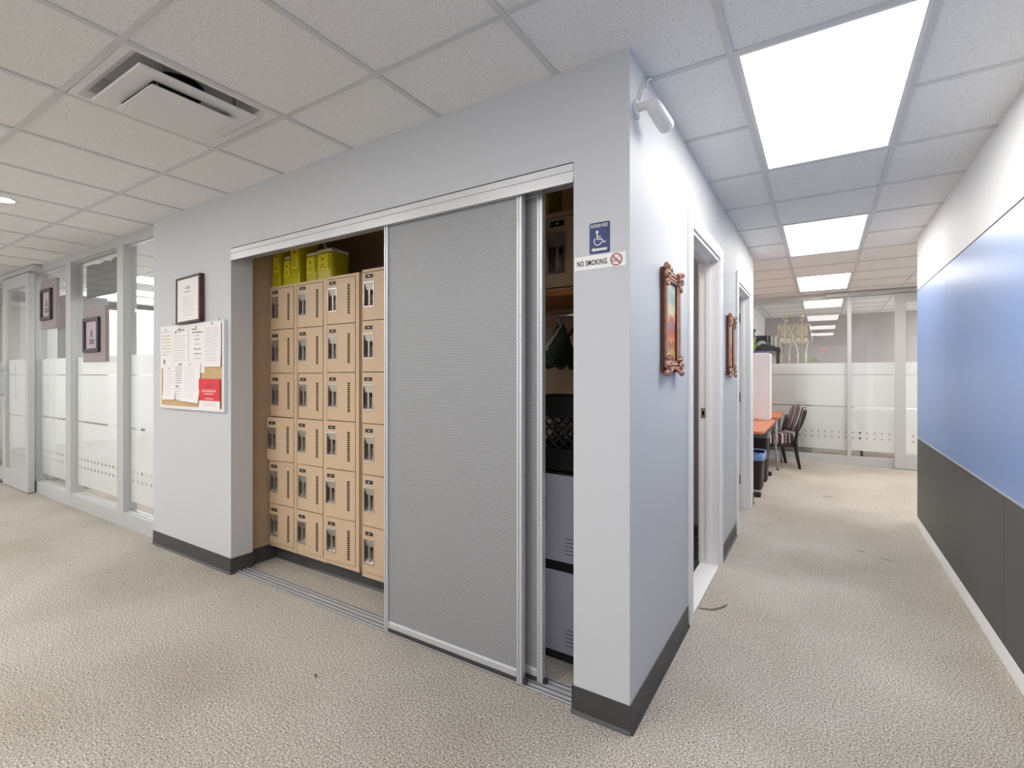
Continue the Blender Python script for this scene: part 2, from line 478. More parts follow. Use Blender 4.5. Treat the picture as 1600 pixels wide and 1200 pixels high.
lights_cells = []
def cell_of(u, v):
    return (math.floor((u - U0) / UP), math.floor((v - V0) / VP_))
LIGHTS = [(0, -4), (0, 0), (0, 4), (0, 8)]      # corridor fixtures (grid column, first of two rows)
LOBBY_FILL = [(-3, -5), (-6, -5), (-9, -5), (-12, -5), (-15, -5), (-18, -5), (-4, -9), (-8, -9), (-13, -9)]               # panels added out of view to brighten the lobby
ROOM_FILL = [(-9, 1), (-12, 1), (-14, 1), (-11, 2)]                                 # panels added to brighten the glazed room at left
FAR_FILL = [(4, 10), (4, 12), (4, 14), (5, 10), (5, 12), (5, 14)]  # hidden panels added to brighten the glazed room at far end
SIDE_FILL = [(-4, 7), (-5, 9), (3, 7), (4, 4)]                                   # hidden panels added to light the desk area and far film
skip = set(); mids = set()
for (i, j) in LIGHTS + LOBBY_FILL + ROOM_FILL + FAR_FILL + SIDE_FILL:
    skip |= {(i, j), (i, j + 1)}; mids.add((i, j + 1))
DIFF = (-4, -2)
skip.add(DIFF)
b = MB(); g = MB()
i0, i1 = -20, 7
j0, j1 = -14, 17
for i in range(i0, i1):
    for j in range(j0, j1):
        if (i, j) in skip: continue
        x, y = U0 + i * UP, V0 + j * VP_
        b.quad([(x, y, CZ + .006), (x, y + VP_, CZ + .006), (x + UP, y + VP_, CZ + .006), (x + UP, y, CZ + .006)])
xa, xb, ya, yb = U0 + i0 * UP, U0 + i1 * UP, V0 + j0 * VP_, V0 + j1 * VP_
b.box(xa, xb, ya, yb, CZ + 0.42, CZ + 0.5)
struct('ceiling', b, M['ctile'])
for i in range(i0, i1 + 1):
    x = U0 + i * UP; g.box(x - .012, x + .012, ya, yb, CZ, CZ + .03)
for j in range(j0, j1 + 1):
    y = V0 + j * VP_
    for i in range(i0, i1):
        if (i, j) in mids: continue
        g.box(U0 + i * UP + .012, U0 + (i + 1) * UP - .012, y - .012, y + .012, CZ + 0.0004, CZ + .03)
struct('trim_1', g, M['tbar'])

def troffer(i, j, label, grp='recessed ceiling light panels', cool=True):
    x, y = U0 + i * UP, V0 + j * VP_
    t = thing('ceiling_light', label, 'ceiling light', (x + UP / 2, y + VP_, CZ), grp)
    e = MB()
    x0, x1, y0, y1 = x + .012, x + UP - .012, y + .012, y + 2 * VP_ - .012
    e.box(x0 + .016, x1 - .016, y0 + .016, y1 - .016, CZ + .006, CZ + .012)
    obj('lens', e, M['lens_cool' if cool else 'lens'], t)
    f = MB()
    for q in ((x0, x0 + .016, y0, y1), (x1 - .016, x1, y0, y1), (x0 + .016, x1 - .016, y0, y0 + .016), (x0 + .016, x1 - .016, y1 - .016, y1)):
        f.box(*q, CZ + .002, CZ + .014)
    f.box(x0, x1, y0, y1, CZ + .10, CZ + .104)
    for q in ((x0, x0 + .003, y0, y1), (x1 - .003, x1, y0, y1), (x0, x1, y0, y0 + .003), (x0, x1, y1 - .003, y1)):
        f.box(*q, CZ + .014, CZ + .104)
    obj('housing', f, M['vent'], t)
    return t
for k, (i, j) in enumerate(LIGHTS):
    troffer(i, j, ['long flat ceiling light above the open floor before the corridor', 'largest bright ceiling light panel, nearest in the corridor', 'bright ceiling light panel halfway down the corridor', 'farthest bright corridor ceiling light, just before the glass partition'][k], cool=False)
for k, (i, j) in enumerate(LOBBY_FILL):
    troffer(i, j, 'flat ceiling light panel added out of view to brighten the lobby', 'added lobby fill light panels')
for k, (i, j) in enumerate(ROOM_FILL):
    troffer(i, j, 'ceiling light panel added to brighten the glass office left of the closet', 'added office fill light panels')
for k, (i, j) in enumerate(FAR_FILL):
    troffer(i, j, 'hidden ceiling light panel added to brighten the far glass room', 'added far room fill light panels')
for k, (i, j) in enumerate(SIDE_FILL):
    troffer(i, j, 'hidden ceiling light panel added to brighten the area beyond the corridor walls', 'added side area fill light panels')

def downlight(x, y, label):
    t = thing('recessed_downlight', label, 'ceiling light', (x, y, CZ), 'round recessed downlights')
    r = MB(); r.lathe([(.060, -.001), (.074, -.004), (.078, 0.0), (.078, .006), (.060, .006), (.060, -.001)], (x, y, CZ + .004), 32, cap=False)
    obj('trim_ring', r, M['vent'], t)
    e = MB(); e.lathe([(.058, -.004), (.059, 0.001)], (x, y, CZ + .006), 32)
    obj('lamp', e, M['can'], t)
downlight(-2.94, 1.02 - .609, 'small round downlight left of the square air vent')
downlight(-4.62, 0.96, 'small round downlight at the far left of the lobby ceiling')
downlight(-1.76, 0.42, 'small round downlight over the carpet before the sliding door')

def fill_dome_light(x, y, label):
    t = thing('fill_ceiling_lamp', label, 'ceiling light', (x, y, CZ))
    r = MB(); r.lathe([(.22, CZ - .02), (.225, CZ - .015), (.225, CZ + .004)], (x, y, 0), 32); obj('base_ring', r, M['vent'], t)
    r = MB(); r.lathe([(.02, CZ - .095), (.12, CZ - .085), (.19, CZ - .055), (.21, CZ - .02)], (x, y, 0), 32); obj('lamp_shade', r, M['dome'], t)
fill_dome_light(-1.8, 3.3, 'round ceiling lamp added to brighten the washroom behind the first doorway')  # unseen lamp added to lift the dark washroom wall
# square plaque air diffuser
x, y = U0 + DIFF[0] * UP, V0 + DIFF[1] * VP_
t = thing('air_vent', 'square white plaque air vent in the ceiling, dark gap around plate', 'air vent', (x + UP / 2, y + VP_ / 2, CZ))
cx, cy = x + UP / 2, y + VP_ / 2
def ring(mb, h0, h1, z0, z1, wall=.002):
    """square cone between half sizes h0 (at z0) and h1 (at z1)"""
    c = [(-1, -1), (1, -1), (1, 1), (-1, 1)]
    for k in range(4):
        a, d = c[k], c[(k + 1) % 4]
        mb.quad([(cx + a[0] * h0, cy + a[1] * h0, z0), (cx + d[0] * h0, cy + d[1] * h0, z0), (cx + d[0] * h1, cy + d[1] * h1, z1), (cx + a[0] * h1, cy + a[1] * h1, z1)])
h = MB()
ring(h, .290, .262, CZ + .001, CZ + .001); ring(h, .262, .235, CZ + .001, CZ + .02); ring(h, .235, .20, CZ + .02, CZ + .085)
h.box(cx - .2, cx + .2, cy - .2, cy + .2, CZ + .085, CZ + .09)
obj('housing', h, M['vent'], t)
h = MB()
ring(h, .222, .150, CZ - .018, CZ - .016); ring(h, .222, .226, CZ - .018, CZ - .012); ring(h, .226, .150, CZ - .012, CZ + .02); ring(h, .150, .150, CZ - .016, CZ + .02)
obj('outer_plate', h, M['vent'], t)
h = MB(); h.box(cx - .158, cx + .158, cy - .158, cy + .158, CZ - .040, CZ - .034, bev=.002)
obj('centre_plate', h, M['vent'], t)
h = MB(); h.lathe([(.10, CZ + .06), (.10, CZ + .086)], (cx, cy, 0), 28); obj('duct_opening', h, M['throat'], t)
for sx in (-1, 1):
    for sy in (-1, 1):
        h = MB()
        h.box(cx + sx * .19 - .012, cx + sx * .19 + .012, cy + sy * .14 - .002, cy + sy * .14 + .002, CZ - .012, CZ + .06)
        h.box(cx + sx * .13 - .008, cx + sx * .13 + .008, cy + sy * .13 - .002, cy + sy * .13 + .002, CZ - .034, CZ - .014) if False else None
        obj('bracket', h, M['steel'], t)
        h = MB(); h.box(cx + sx * .13 - .008, cx + sx * .13 + .008, cy + sy * .13 - .002, cy + sy * .13 + .002, CZ - .034, CZ - .014)
        obj('plate_clip', h, M['steel'], t)

# ------------------------------------------------------------------ walls
TH = .142
TB = .120
b = MB()
b.box(-4.283, -3.2, VA, VA + TH, 0, CZ + .05)
b.box(-0.797, UB - TH, VA, VA + TH, 0, CZ + .05)
b.box(UB - TH, UB, VA, VA + TH, 0, CZ + .05)
b.box(-3.2, -0.797, VA, VA + TH, 2.088, CZ + .05)
struct('wall_front', b, M['wall'])
b = MB()
D1a, D1b, D2a, D2b, WE = 2.676, 3.50, 4.335, 5.175, 5.44
for (a, c) in ((VA + TH, D1a), (D1b, D2a), (D2b, WE)):
    b.box(UB - TB, UB, a, c, 0, CZ + .05)
b.box(UB - TB, UB, D1a, D1b, 2.05, CZ + .05); b.box(UB - TB, UB, D2a, D2b, 2.035, CZ + .05)
struct('wall_left', b, M['wall'])
b = MB(); b.box(-3.35, UB - TB, WE - .12, WE, 0, CZ + .05); struct('desk_area_wall_front', b, M['wall'])
# closet interior
b = MB()
b.box(-3.36, -3.246, VA + TH, 2.64, 0, CZ + .05)
b.box(-3.36, UB - TH, 2.56, 2.64, 0, CZ + .05)
b.box(UB - TH - .012, UB - TH, VA + TH, 2.56, 0, CZ + .05)
struct('closet_wall', b, M['wall_tan'])
b = MB(); b.box(-4.283, -4.16, VA + TH, 6.0, 0, CZ + .05)
struct('office_wall_right', b, M['wall_white'])
# washroom (first door) and second room
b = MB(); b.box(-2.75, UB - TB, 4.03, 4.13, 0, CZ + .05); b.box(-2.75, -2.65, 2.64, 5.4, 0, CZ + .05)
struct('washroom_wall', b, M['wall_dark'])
# right panelled wall
b = MB()
for (a, c) in ((-2.5, 1.86), (1.864, 3.068), (3.072, 4.281), (4.285, 5.45)):
    b.box(UR, UR + .03, a, c, .055, .733)
obj_d = struct('wall_right_lower', b, M['tdark'])
b = MB()
for (a, c) in ((-2.5, 1.86), (1.864, 4.281), (4.284, 5.45)):
    b.box(UR, UR + .03, a, c, .741, 1.998)
struct('wall_right_middle', b, M['tblue'])
b = MB()
for (a, c) in ((-2.5, 1.86), (1.863, 4.281), (4.283, 5.45)):
    b.box(UR, UR + .03, a, c, 2.003, CZ + .05)
b.box(UR + .03, UR + .14, -2.5, 5.45, 0, CZ + .05)
struct('wall_right', b, M['wall_white'])
b = MB(); b.box(UR - .003, UR + .03, -2.5, 5.452, .733, .741); struct('trim_2', b, M['alu'])
b = MB(); b.box(UR - .002, UR + .03, -2.5, 5.452, 1.998, 2.003); struct('trim_3', b, M['rubber'])
b = MB(); b.prism([(UR + .03, 0), (UR - .016, 0), (UR - .012, .02), (UR - .002, .055), (UR + .03, .055)], -2.5, 5.45, 'y'); struct('baseboard_right', b, M['white_paint'])
# black vinyl base
def vbase(name, segs):
    b = MB()
    for (p, q, n) in segs:     # p,q floor points; n outward normal (unit)
        p = Vector((p[0], p[1], 0)); q = Vector((q[0], q[1], 0)); n = Vector((n[0], n[1], 0)); zz = Vector((0, 0, 1))
        prof = [(0, 0), (.014, 0), (.0115, .004), (.005, .012), (.0035, .10), (0, .1005)]
        A = [b.bm.verts.new(p + n * a + zz * c) for a, c in prof]; B = [b.bm.verts.new(q + n * a + zz * c) for a, c in prof]
        m = len(prof); fs = [b.bm.faces.new(A), b.bm.faces.new(list(reversed(B)))]
        for k in range(m): fs.append(b.bm.faces.new((A[k], B[k], B[(k + 1) % m], A[(k + 1) % m])))
        bmesh.ops.recalc_face_normals(b.bm, faces=fs)
    return struct(name, b, M['black_base'])
vbase('baseboard_front', [((-4.283, VA), (-3.194, VA), (0, -1)), ((-3.2, VA - .006), (-3.2, VA + TH), (1, 0)), ((-.803, VA), (UB + .006, VA), (0, -1)), ((-.797, VA - .006), (-.797, VA + .01), (-1, 0))])
vbase('baseboard_left', [((UB, VA - .006), (UB, 2.596), (1, 0)), ((UB, 3.585), (UB, 4.255), (1, 0)), ((UB, 5.265), (UB, WE + .004), (1, 0))])
vbase('closet_baseboard', [((-3.246, VA + TH), (-3.246, 2.04), (1, 0)), ((-3.24, 2.045), (-2.02, 2.045), (0, -1))])
vbase('washroom_baseboard', [((-2.65, 4.03), (UB - TB, 4.03), (0, -1))])
# scuffs trodden into the carpet
for pts in ([(-.57, 2.82), (-.50, 2.84), (-.46, 2.90), (-.445, 2.95)], [(.198, 4.365), (.23, 4.35), (.265, 4.347)], [(.345, 4.267), (.40, 4.235), (.455, 4.18)], [(0.0, 6.084), (.05, 6.105), (.10, 6.116)], [(-1.83, 1.325), (-1.805, 1.318)]):
    b = MB()
    w = [0.004 + 0.006 * math.sin(PI * (k + .5) / len(pts)) for k in range(len(pts))]
    L_ = [(p[0] - w[k] * .6, p[1] + w[k]) for k, p in enumerate(pts)]; R_ = [(p[0] + w[k] * .6, p[1] - w[k]) for k, p in enumerate(pts)]
    for k in range(len(pts) - 1):
        b.quad([(*R_[k], .0012), (*R_[k + 1], .0012), (*L_[k + 1], .0012), (*L_[k], .0012)])
    obj('scuff_mark', b, M['scuff'], floor)

# rest of the building shell
b = MB(); b.box(-12, -11.9, -7, 12, 0, CZ + .05)
struct('lobby_wall_left', b, M['wall_white'])
b = MB(); b.box(-1.12, -1.0, VF + .04, 11.5, 0, CZ + .05); struct('meeting_room_wall_left', b, M['wall_white'])
b = MB(); b.box(-3.4, 4.0, 11.5, 11.6, 0, CZ + .05); struct('wall_back', b, M['wall_back'])
b = MB(); b.box(-3.4, -3.3, WE, VF, 0, CZ + .05); struct('desk_area_wall_left', b, M['wall_white'])
b = MB(); b.box(3.4, 3.5, -2.5, 11.5, 0, CZ + .05); b.box(UR + .14, 3.5, -2.5, -2.4, 0, CZ + .05); struct('meeting_room_wall_right', b, M['wall_white'])
# back wall of glazed office
b = MB(); b.box(-8.75, -4.16, 4.6, 4.7, 0, CZ + .05)
struct('office_wall_back', b, M['wall_white'])
# office end wall; gap added for the bright strip reflected in the glass
b = MB()
b.box(-8.75, -8.6, VG + .06, 4.6, 0, 2.20); b.box(-8.75, -8.6, VG + .06, 4.6, 2.335, CZ + .05)
struct('office_wall_left', b, M['wall_white'])

# ------------------------------------------------------------------ closet opening: header rail, floor track, sliding doors
b = MB()
UL, UU = -3.199, -.798
b.box(UL, UU, 1.700, 1.712, 2.010, 2.030); b.box(UL, UU, 1.703, 1.712, 2.030, 2.054); b.box(UL, UU, 1.698, 1.712, 2.054, 2.0585)
b.box(UL, UU, 1.701, 1.712, 2.0585, 2.082)
b.box(UL, UU, 1.712, 1.80, 2.072, 2.082)
b.box(UL, UU, 1.752, 1.757, 2.03, 2.072); b.box(UL, UU, 1.797, 1.80, 2.03, 2.072)
struct('trim_4', b, M['alu'])
b = MB()
b.box(UL, UU, 1.728, 1.832, .0005, .003, mi=1)
for (a, c, h_) in ((1.728, 1.733, .008), (1.746, 1.753, .012), (1.772, 1.786, .010), (1.800, 1.807, .012), (1.827, 1.832, .008)):
    b.box(UL, UU, a, c, .003, h_, bev=.0012)
struct('trim_5', b, [M['alu'], M['track_groove']])

def sliding_door(u0, u1, v0, v1, label):
    t = thing('sliding_door', label, 'sliding door', ((u0 + u1) / 2, (v0 + v1) / 2, 0), 'sliding closet doors')
    z0, z1 = .016, 2.062
    p = MB(); p.box(u0 + .02, u1 - .02, v0 + .009, v1 - .009, z0 + .04, z1 - .02); obj('panel', p, M['perf'], t)
    for (a, c, s) in ((u0, u0 + .026, 1), (u1 - .026, u1, -1)):
        s_ = MB()
        s_.box(a, c, v0 + .004, v1 - .004, z0, z1)
        m_ = (a + c) / 2
        s_.box(a + .001, m_ - .003, v0, v0 + .006, z0, z1, bev=.0015); s_.box(m_ + .003, c - .001, v0, v0 + .006, z0, z1, bev=.0015)
        obj('stile', s_, M['alu'], t)
    r = MB(); r.box(u0 + .026, u1 - .026, v0 + .002, v1 - .002, z0 + .016, z0 + .05, bev=.005); obj('bottom_rail', r, M['alu'], t)
    r = MB(); r.box(u0 + .026, u1 - .026, v0 + .002, v1 - .002, z1 - .05, z1, bev=.003); obj('top_rail', r, M['alu'], t)
    w = MB(); w.box(u0 + .006, u1 + .012, v0 + .006, v1 - .006, z0 - .003, z0 + .014); obj('brush_seal', w, M['rubber'], t)
    return t
sliding_door(-1.832, -1.036, 1.718, 1.750, 'front silver perforated sliding closet door beside the open lockers')
sliding_door(-1.762, -.966, 1.764, 1.796, 'rear silver perforated sliding closet door showing only its right edge')

# ------------------------------------------------------------------ tan box lockers
CW, DH, TIERS, Z0 = .304, .2985, 6, .094
def make_latch(mb, x0, x1, z0, z1, y):
    """stainless recessed cup with bright upper plate and centre hasp"""
    d = .022
    mb.box(x0 - .004, x1 + .004, y - .003, y + .001, z1 - .002, z1 + .005, bev=.001); mb.box(x0 - .004, x1 + .004, y - .003, y + .001, z0 - .005, z0 + .002, bev=.001)
    mb.box(x0 - .005, x0 + .001, y - .003, y + .001, z0 - .005, z1 + .005, bev=.001); mb.box(x1 - .001, x1 + .005, y - .003, y + .001, z0 - .005, z1 + .005, bev=.001)
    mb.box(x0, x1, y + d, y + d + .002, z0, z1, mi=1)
    for q in (-1, 1): mb.prism([(( x0 + x1) / 2 + q * (.008 + .014 * math.sin(a) ** 2 * .5) + .007 * math.cos(a), z1 - (z1 - z0) * .42 + .013 * math.sin(a)) for a in [2 * PI * k / 10 for k in range(10)]], y + d - .002, y + d, 'y', mi=2)
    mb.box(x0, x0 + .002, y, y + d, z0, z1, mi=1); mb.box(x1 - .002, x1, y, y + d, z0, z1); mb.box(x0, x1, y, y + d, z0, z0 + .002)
    # sloped bright upper plate
    zt = z1 - (z1 - z0) * .30
    mb.prism([(y - .001, z1), (y + d, z1), (y + d, zt), (y + .010, zt)], x0 + .001, x1 - .001, 'x')
    # sloped lower lip
    mb.prism([(y + d, z0 + .022), (y + d, z0 + .002), (y, z0 + .002)], x0 + .002, x1 - .002, 'x')
    xm = (x0 + x1) / 2
    mb.box(xm - .004, xm + .004, y + .002, y + d, z0 + .006, zt, bev=.001)
def locker_column(name, tiers, x, v, z0, label, grp, depth=.33, cat='locker'):
    Hh = tiers * DH
    t = thing(name, label, cat, (x, v, 0), grp)
    y0 = v + .016
    bd = MB()
    bd.box(x + .001, x + .006, y0, y0 + depth, z0, z0 + Hh); bd.box(x + CW - .006, x + CW - .001, y0, y0 + depth, z0, z0 + Hh)
    bd.box(x + .001, x + CW - .001, y0 + depth - .004, y0 + depth, z0, z0 + Hh)
    bd.box(x + .001, x + CW - .001, v + .002, y0 + depth, z0 + Hh - .016, z0 + Hh); bd.box(x + .001, x + CW - .001, v + .003, y0 + depth, z0, z0 + .026)
    bd.box(x + .001, x + .007, v + .001, y0, z0, z0 + Hh); bd.box(x + CW - .030, x + CW - .003, v + .001, y0, z0, z0 + Hh)
    for k in range(1, tiers): bd.box(x + .006, x + CW - .006, y0 + .01, y0 + depth, z0 + k * DH - .002, z0 + k * DH + .002)
    obj('locker_body', bd, M['locker'], t)
    for k in range(tiers):
        zb = z0 + k * DH + (.030 if k == 0 else .0025); zt = z0 + (k + 1) * DH - (.020 if k == tiers - 1 else .0025)
        xa_, xb_ = x + .011, x + CW - .036
        hx = xb_
        zT = z0 + (k + 1) * DH
        lx0, lx1, lz0, lz1 = x + .020, x + .098, zT - .215, zT - .078
        d = MB()
        # door skin around the latch opening
        d.box(xa_, lx0, v, v + .014, zb, zt); d.box(lx1, xb_, v, v + .014, zb, zt); d.box(lx0, lx1, v, v + .014, zb, lz0); d.box(lx0, lx1, v, v + .014, lz1, zt)
        bmesh.ops.remove_doubles(d.bm, verts=d.bm.verts, dist=1e-5)
        dr = obj('locker_door', d, M['locker'], t, org=(hx, v + .014, zb))
        l = MB(); make_latch(l, lx0, lx1, lz0, lz1, v); obj('latch', l, [M['steel'], M['steel_shade'], M['slot']], dr, org=ORG[dr.name])
        n = MB(); n.box(x + .030, x + .094, v - .0022, v, zT - .052, zT - .031, bev=.001)
        n.box(x + .055, x + .069, v - .0026, v - .0021, zT - .0445, zT - .0385, mi=1); n.box(x + .035, x + .038, v - .0026, v - .0021, zT - .043, zT - .040, mi=1); n.box(x + .086, x + .089, v - .0026, v - .0021, zT - .043, zT - .040, mi=1)
        obj('number_plate', n, [M['plate'], M['white_mark']], dr, org=ORG[dr.name])
        s = MB()
        for q in range(15):
            zz = zT - .062 - q * .0122
            s.box(x + .200, x + .224, v - .0006, v + .001, zz - .0072, zz)
        obj('vent_slots', s, M['slot'], dr, org=ORG[dr.name])
        for (a, c) in ((zt - .085, zt - .03), (zb + .03, zb + .085)):
            h_ = MB(); h_.tube([(xb_ + .003, v + .002, a), (xb_ + .003, v + .002, c)], .004, 8)
            obj('hinge', h_, M['locker_dark'], dr, org=ORG[dr.name])
    return t
def dup_tree(o, parent=None):
    c = o.copy(); COL.objects.link(c)
    if parent is not None: c.parent = parent
    for ch in list(o.children): dup_tree(ch, c)
    return c
GL = 'tan six-tier lockers in the closet'
col1 = locker_column('locker_column', TIERS, -3.242, 1.992, Z0, 'tan six-door locker column standing against the closet side wall', GL)
cols = [col1]
for (x, v, z, lb) in ((-2.938, 1.992, 0, 'second tan locker column from the closet side wall, under yellow jugs'), (-2.634, 1.990, .004, 'third tan locker column from the closet side wall, lower doors slightly ajar'), (-2.278, 1.966, .006, 'fourth tan locker column, partly behind the sliding door')):
    c = dup_tree(col1); c.location = (x, v, z); c['label'] = lb; cols.append(c)
def ajar(ci, tier_from_top, deg):
    ds = [c for c in cols[ci].children if c.name.startswith('locker_door')]
    ds.sort(key=lambda o: -o.location.z)
    ds[tier_from_top - 1].rotation_euler = (0, 0, R(deg))
ajar(0, 4, 7); ajar(0, 5, 2.5); ajar(0, 6, 2); ajar(2, 4, 2); ajar(2, 5, 4); ajar(2, 6, 2.5); ajar(1, 3, -1.2); ajar(3, 3, 2); ajar(3, 2, 1); ajar(1, 4, 1.5); ajar(1, 6, 1.5)
# metal kick under the columns is part of the black base; bearers carry the lockers
b = MB(); b.box(-3.24, -1.95, 2.06, 2.40, 0, .094); tag(obj('locker_plinth', b, M['black']), 'black plinth under the row of tan lockers', 'plinth')

# yellow sharps jugs on the lockers
def jug(x, y, z, w, d, h, label, lid=True, wire=False, square=False):
    t = thing('sharps_container', label, 'container', (x, y, z), 'yellow waste containers on the lockers')
    bmx = MB()
    if square:
        bmx.box(x - w / 2, x + w / 2, y - d / 2, y + d / 2, z, z + h, bev=.006)
    else:
        k = .22 * w
        pts = []
        for (sx, sy, a0) in ((1, 1, 0), (-1, 1, 90), (-1, -1, 180), (1, -1, 270)):
            for q in range(5):
                a = R(a0 + q * 22.5); pts.append((x + sx * (w / 2 - k) + k * math.cos(a), y + sy * (d / 2 - k) + k * math.sin(a)))
        bmx.prism(pts, z, z + h * .84, 'z', bev=0)
        cen = Vector((x, y, 0))
        p2 = [tuple((Vector((p[0], p[1], 0)) - cen) * .93 + cen)[:2] for p in pts]
        A = [bmx.bm.verts.new((p[0], p[1], z + h * .84)) for p in pts]; B = [bmx.bm.verts.new((p[0], p[1], z + h * .88)) for p in p2]
        for q in range(len(pts)): bmx.bm.faces.new((A[q], A[(q + 1) % len(pts)], B[(q + 1) % len(pts)], B[q]))
        bmx.bm.faces.new(B)
    obj('tub', bmx, M['yellow'], t)
    if lid and not square:
        l = MB(); l.box(x - w * .46, x + w * .46, y - d * .46, y + d * .46, z + h * .87, z + h, bev=.012, seg=3); l.lathe([(w * .2, z + h), (w * .2, z + h + .012), (w * .17, z + h + .016)], (x, y, 0), 18)
        obj('lid', l, M['clear_lid'], t)
    lb = MB(); lb.box(x - w * .30, x + w * .34, y - d / 2 - .001, y - d / 2 + .001, z + h * .30, z + h * .82)
    m_ = lb; m_.prism([(x - .010, z + h * .62), (x + .010, z + h * .62), (x, z + h * .70)], y - d / 2 - .0016, y - d / 2 - .0009, 'y', mi=1)
    for q in range(3): m_.box(x - w * .2 + q * .004, x + w * .22 - q * .01, y - d / 2 - .0016, y - d / 2 - .0009, z + h * (.36 + .055 * q), z + h * (.375 + .055 * q), mi=1)
    obj('warning_label', lb, [M['yellow_lab'], M['walnut']], t)
    if wire:
        wv = MB(); wv.tube([(x - w * .3, y - .02, z + h), (x - w * .34, y - .03, z + h + .03), (x - w * .22, y - .04, z + h + .05), (x - w * .1, y - .05, z + h + .025), (x + .01, y - .05, z + h + .005)], .003, 8)
        obj('wire_handle', wv, M['jar_white'], t)
ZT = Z0 + TIERS * DH
jug(-3.192, 2.085, ZT, .095, .16, .33, 'tall square yellow sharps box on the lockers, touching the closet side wall', square=True)
jug(-3.085, 2.09, ZT, .100, .15, .205, 'short yellow sharps jug between the two tall yellow boxes')
jug(-2.975, 2.075, ZT, .105, .15, .33, 'tall square yellow sharps box standing between two pale-lidded jugs', square=True)
jug(-2.835, 2.10, ZT, .120, .16, .198, 'pale-lidded yellow sharps jug beside the jug with a wire handle')
jug(-2.688, 2.085, ZT, .155, .16, .198, 'yellow sharps jug with a wire loop on its pale lid', wire=True)

# ------------------------------------------------------------------ right slot of the closet
RL = -1.50
b = MB(); b.box(-1.62, UB - TH - .012, 2.10, 2.56, 1.655, 1.682, bev=.003)
tag(obj('wooden_shelf', b, M['shelf']), 'orange-brown wooden shelf holding the single tan locker', 'shelf')
sl = locker_column('box_locker', 1, -1.262, 2.24, 1.682, 'single tan locker box standing on the wooden closet shelf', None, depth=.29)
# stretch the single box to its real height
sl.scale = (1.26, 1.0, 1.42); sl.location = (-1.218, 2.24, 0); sl.location.z = 1.682 * (1 - 1.42)
b = MB(); b.box(-1.30, -1.199, 2.26, 2.42, 2.106, 2.35, bev=.006)
tag(obj('sharps_container', b, M['yellow']), 'dim yellow box on top of the single tan locker, beside sliding door', 'container')
def storage(z0, h, label):
    t = thing('storage_locker', label, 'locker', (-1.0, 1.975, z0), 'lavender grey lockers stacked in the closet')
    x0, x1, v = -1.30, -.75, 1.975
    bd = MB(); bd.box(x0, x1, v + .014, v + .42, z0, z0 + h, bev=.003); bd.box(x0, x1, v + .004, v + .014, z0, z0 + .034); obj('locker_body', bd, M['black'], t)
    d = MB(); d.box(x0 + .006, x1 - .006, v, v + .014, z0 + .036, z0 + h - .008, bev=.004); dr = obj('locker_door', d, M['lav'], t)
    s = MB()
    for q in range(5): s.box(-.965, -.80, v - .0008, v + .001, z0 + .075 + q * .017, z0 + .0775 + q * .017)
    obj('vent_slots', s, M['black'], dr)
    return t, dr
t1, d1 = storage(0.0, .405, 'lower lavender grey locker standing on the closet carpet')
t2, d2 = storage(.405, .432, 'upper lavender grey locker under the black milk crate')
b = MB(); b.box(-1.072, -1.062, 1.968, 1.976, .62, .72, bev=.001); obj('latch', b, M['black'], d2)

# milk crate
def crate():
    t = thing('milk_crate', 'black plastic milk crate stacked on the lavender grey locker', 'crate', (-1.0, 2.15, .838))
    x0, x1, y0, y1, z0, z1 = -1.205, -.86, 1.995, 2.335, .838, 1.178
    w = MB()
    for (a, c, e, f) in ((x0, x1, y0, y0 + .008), (x0, x1, y1 - .008, y1), (x0, x0 + .008, y0, y1), (x1 - .008, x1, y0, y1)):
        w.box(a, c, e, f, z0, z0 + .105); w.box(a, c, e, f, z1 - .09, z1)
    w.box(x0, x1, y0, y1, z0, z0 + .008)
    w.box(x0 - .004, x1 + .004, y0 - .004, y0 + .010, z1 - .014, z1); w.box(x0 - .004, x1 + .004, y1 - .010, y1 + .004, z1 - .014, z1); w.box(x0 - .004, x0 + .01, y0, y1, z1 - .014, z1); w.box(x1 - .01, x1 + .004, y0, y1, z1 - .014, z1)
    for (a, c) in ((x0, y0), (x1 - .02, y0), (x0, y1 - .02), (x1 - .02, y1 - .02)): w.box(a, a + .02, c, c + .02, z0, z1)
    obj('crate_body', w, M['black'], t)
    za, zb = z0 + .105, z1 - .09
    n = 7
    st = (x1 - x0) / n
    lat = {y0 + .004: MB(), y1 - .004: MB()}
    for k in range(-3, n + 3):
        for s in (-1, 1):
            xa_, xb_ = x0 + k * st, x0 + k * st + s * (zb - za)
            ta, tb = (xa_, za), (xb_, zb)
            # clip to crate width
            def cl(p, q):
                if p[0] < x0: r = (x0 - p[0]) / (q[0] - p[0]); p = (x0, p[1] + r * (q[1] - p[1]))
                if p[0] > x1: r = (x1 - p[0]) / (q[0] - p[0]); p = (x1, p[1] + r * (q[1] - p[1]))
                return p
            if max(xa_, xb_) <= x0 or min(xa_, xb_) >= x1: continue
            ta, tb = cl(ta, tb), cl(tb, ta)
            for yy, l in lat.items():
                l.tube([(ta[0], yy, ta[1]), (tb[0], yy, tb[1])], .0065, 6)
    for l in lat.values(): obj('lattice', l, M['black'], t)
crate()
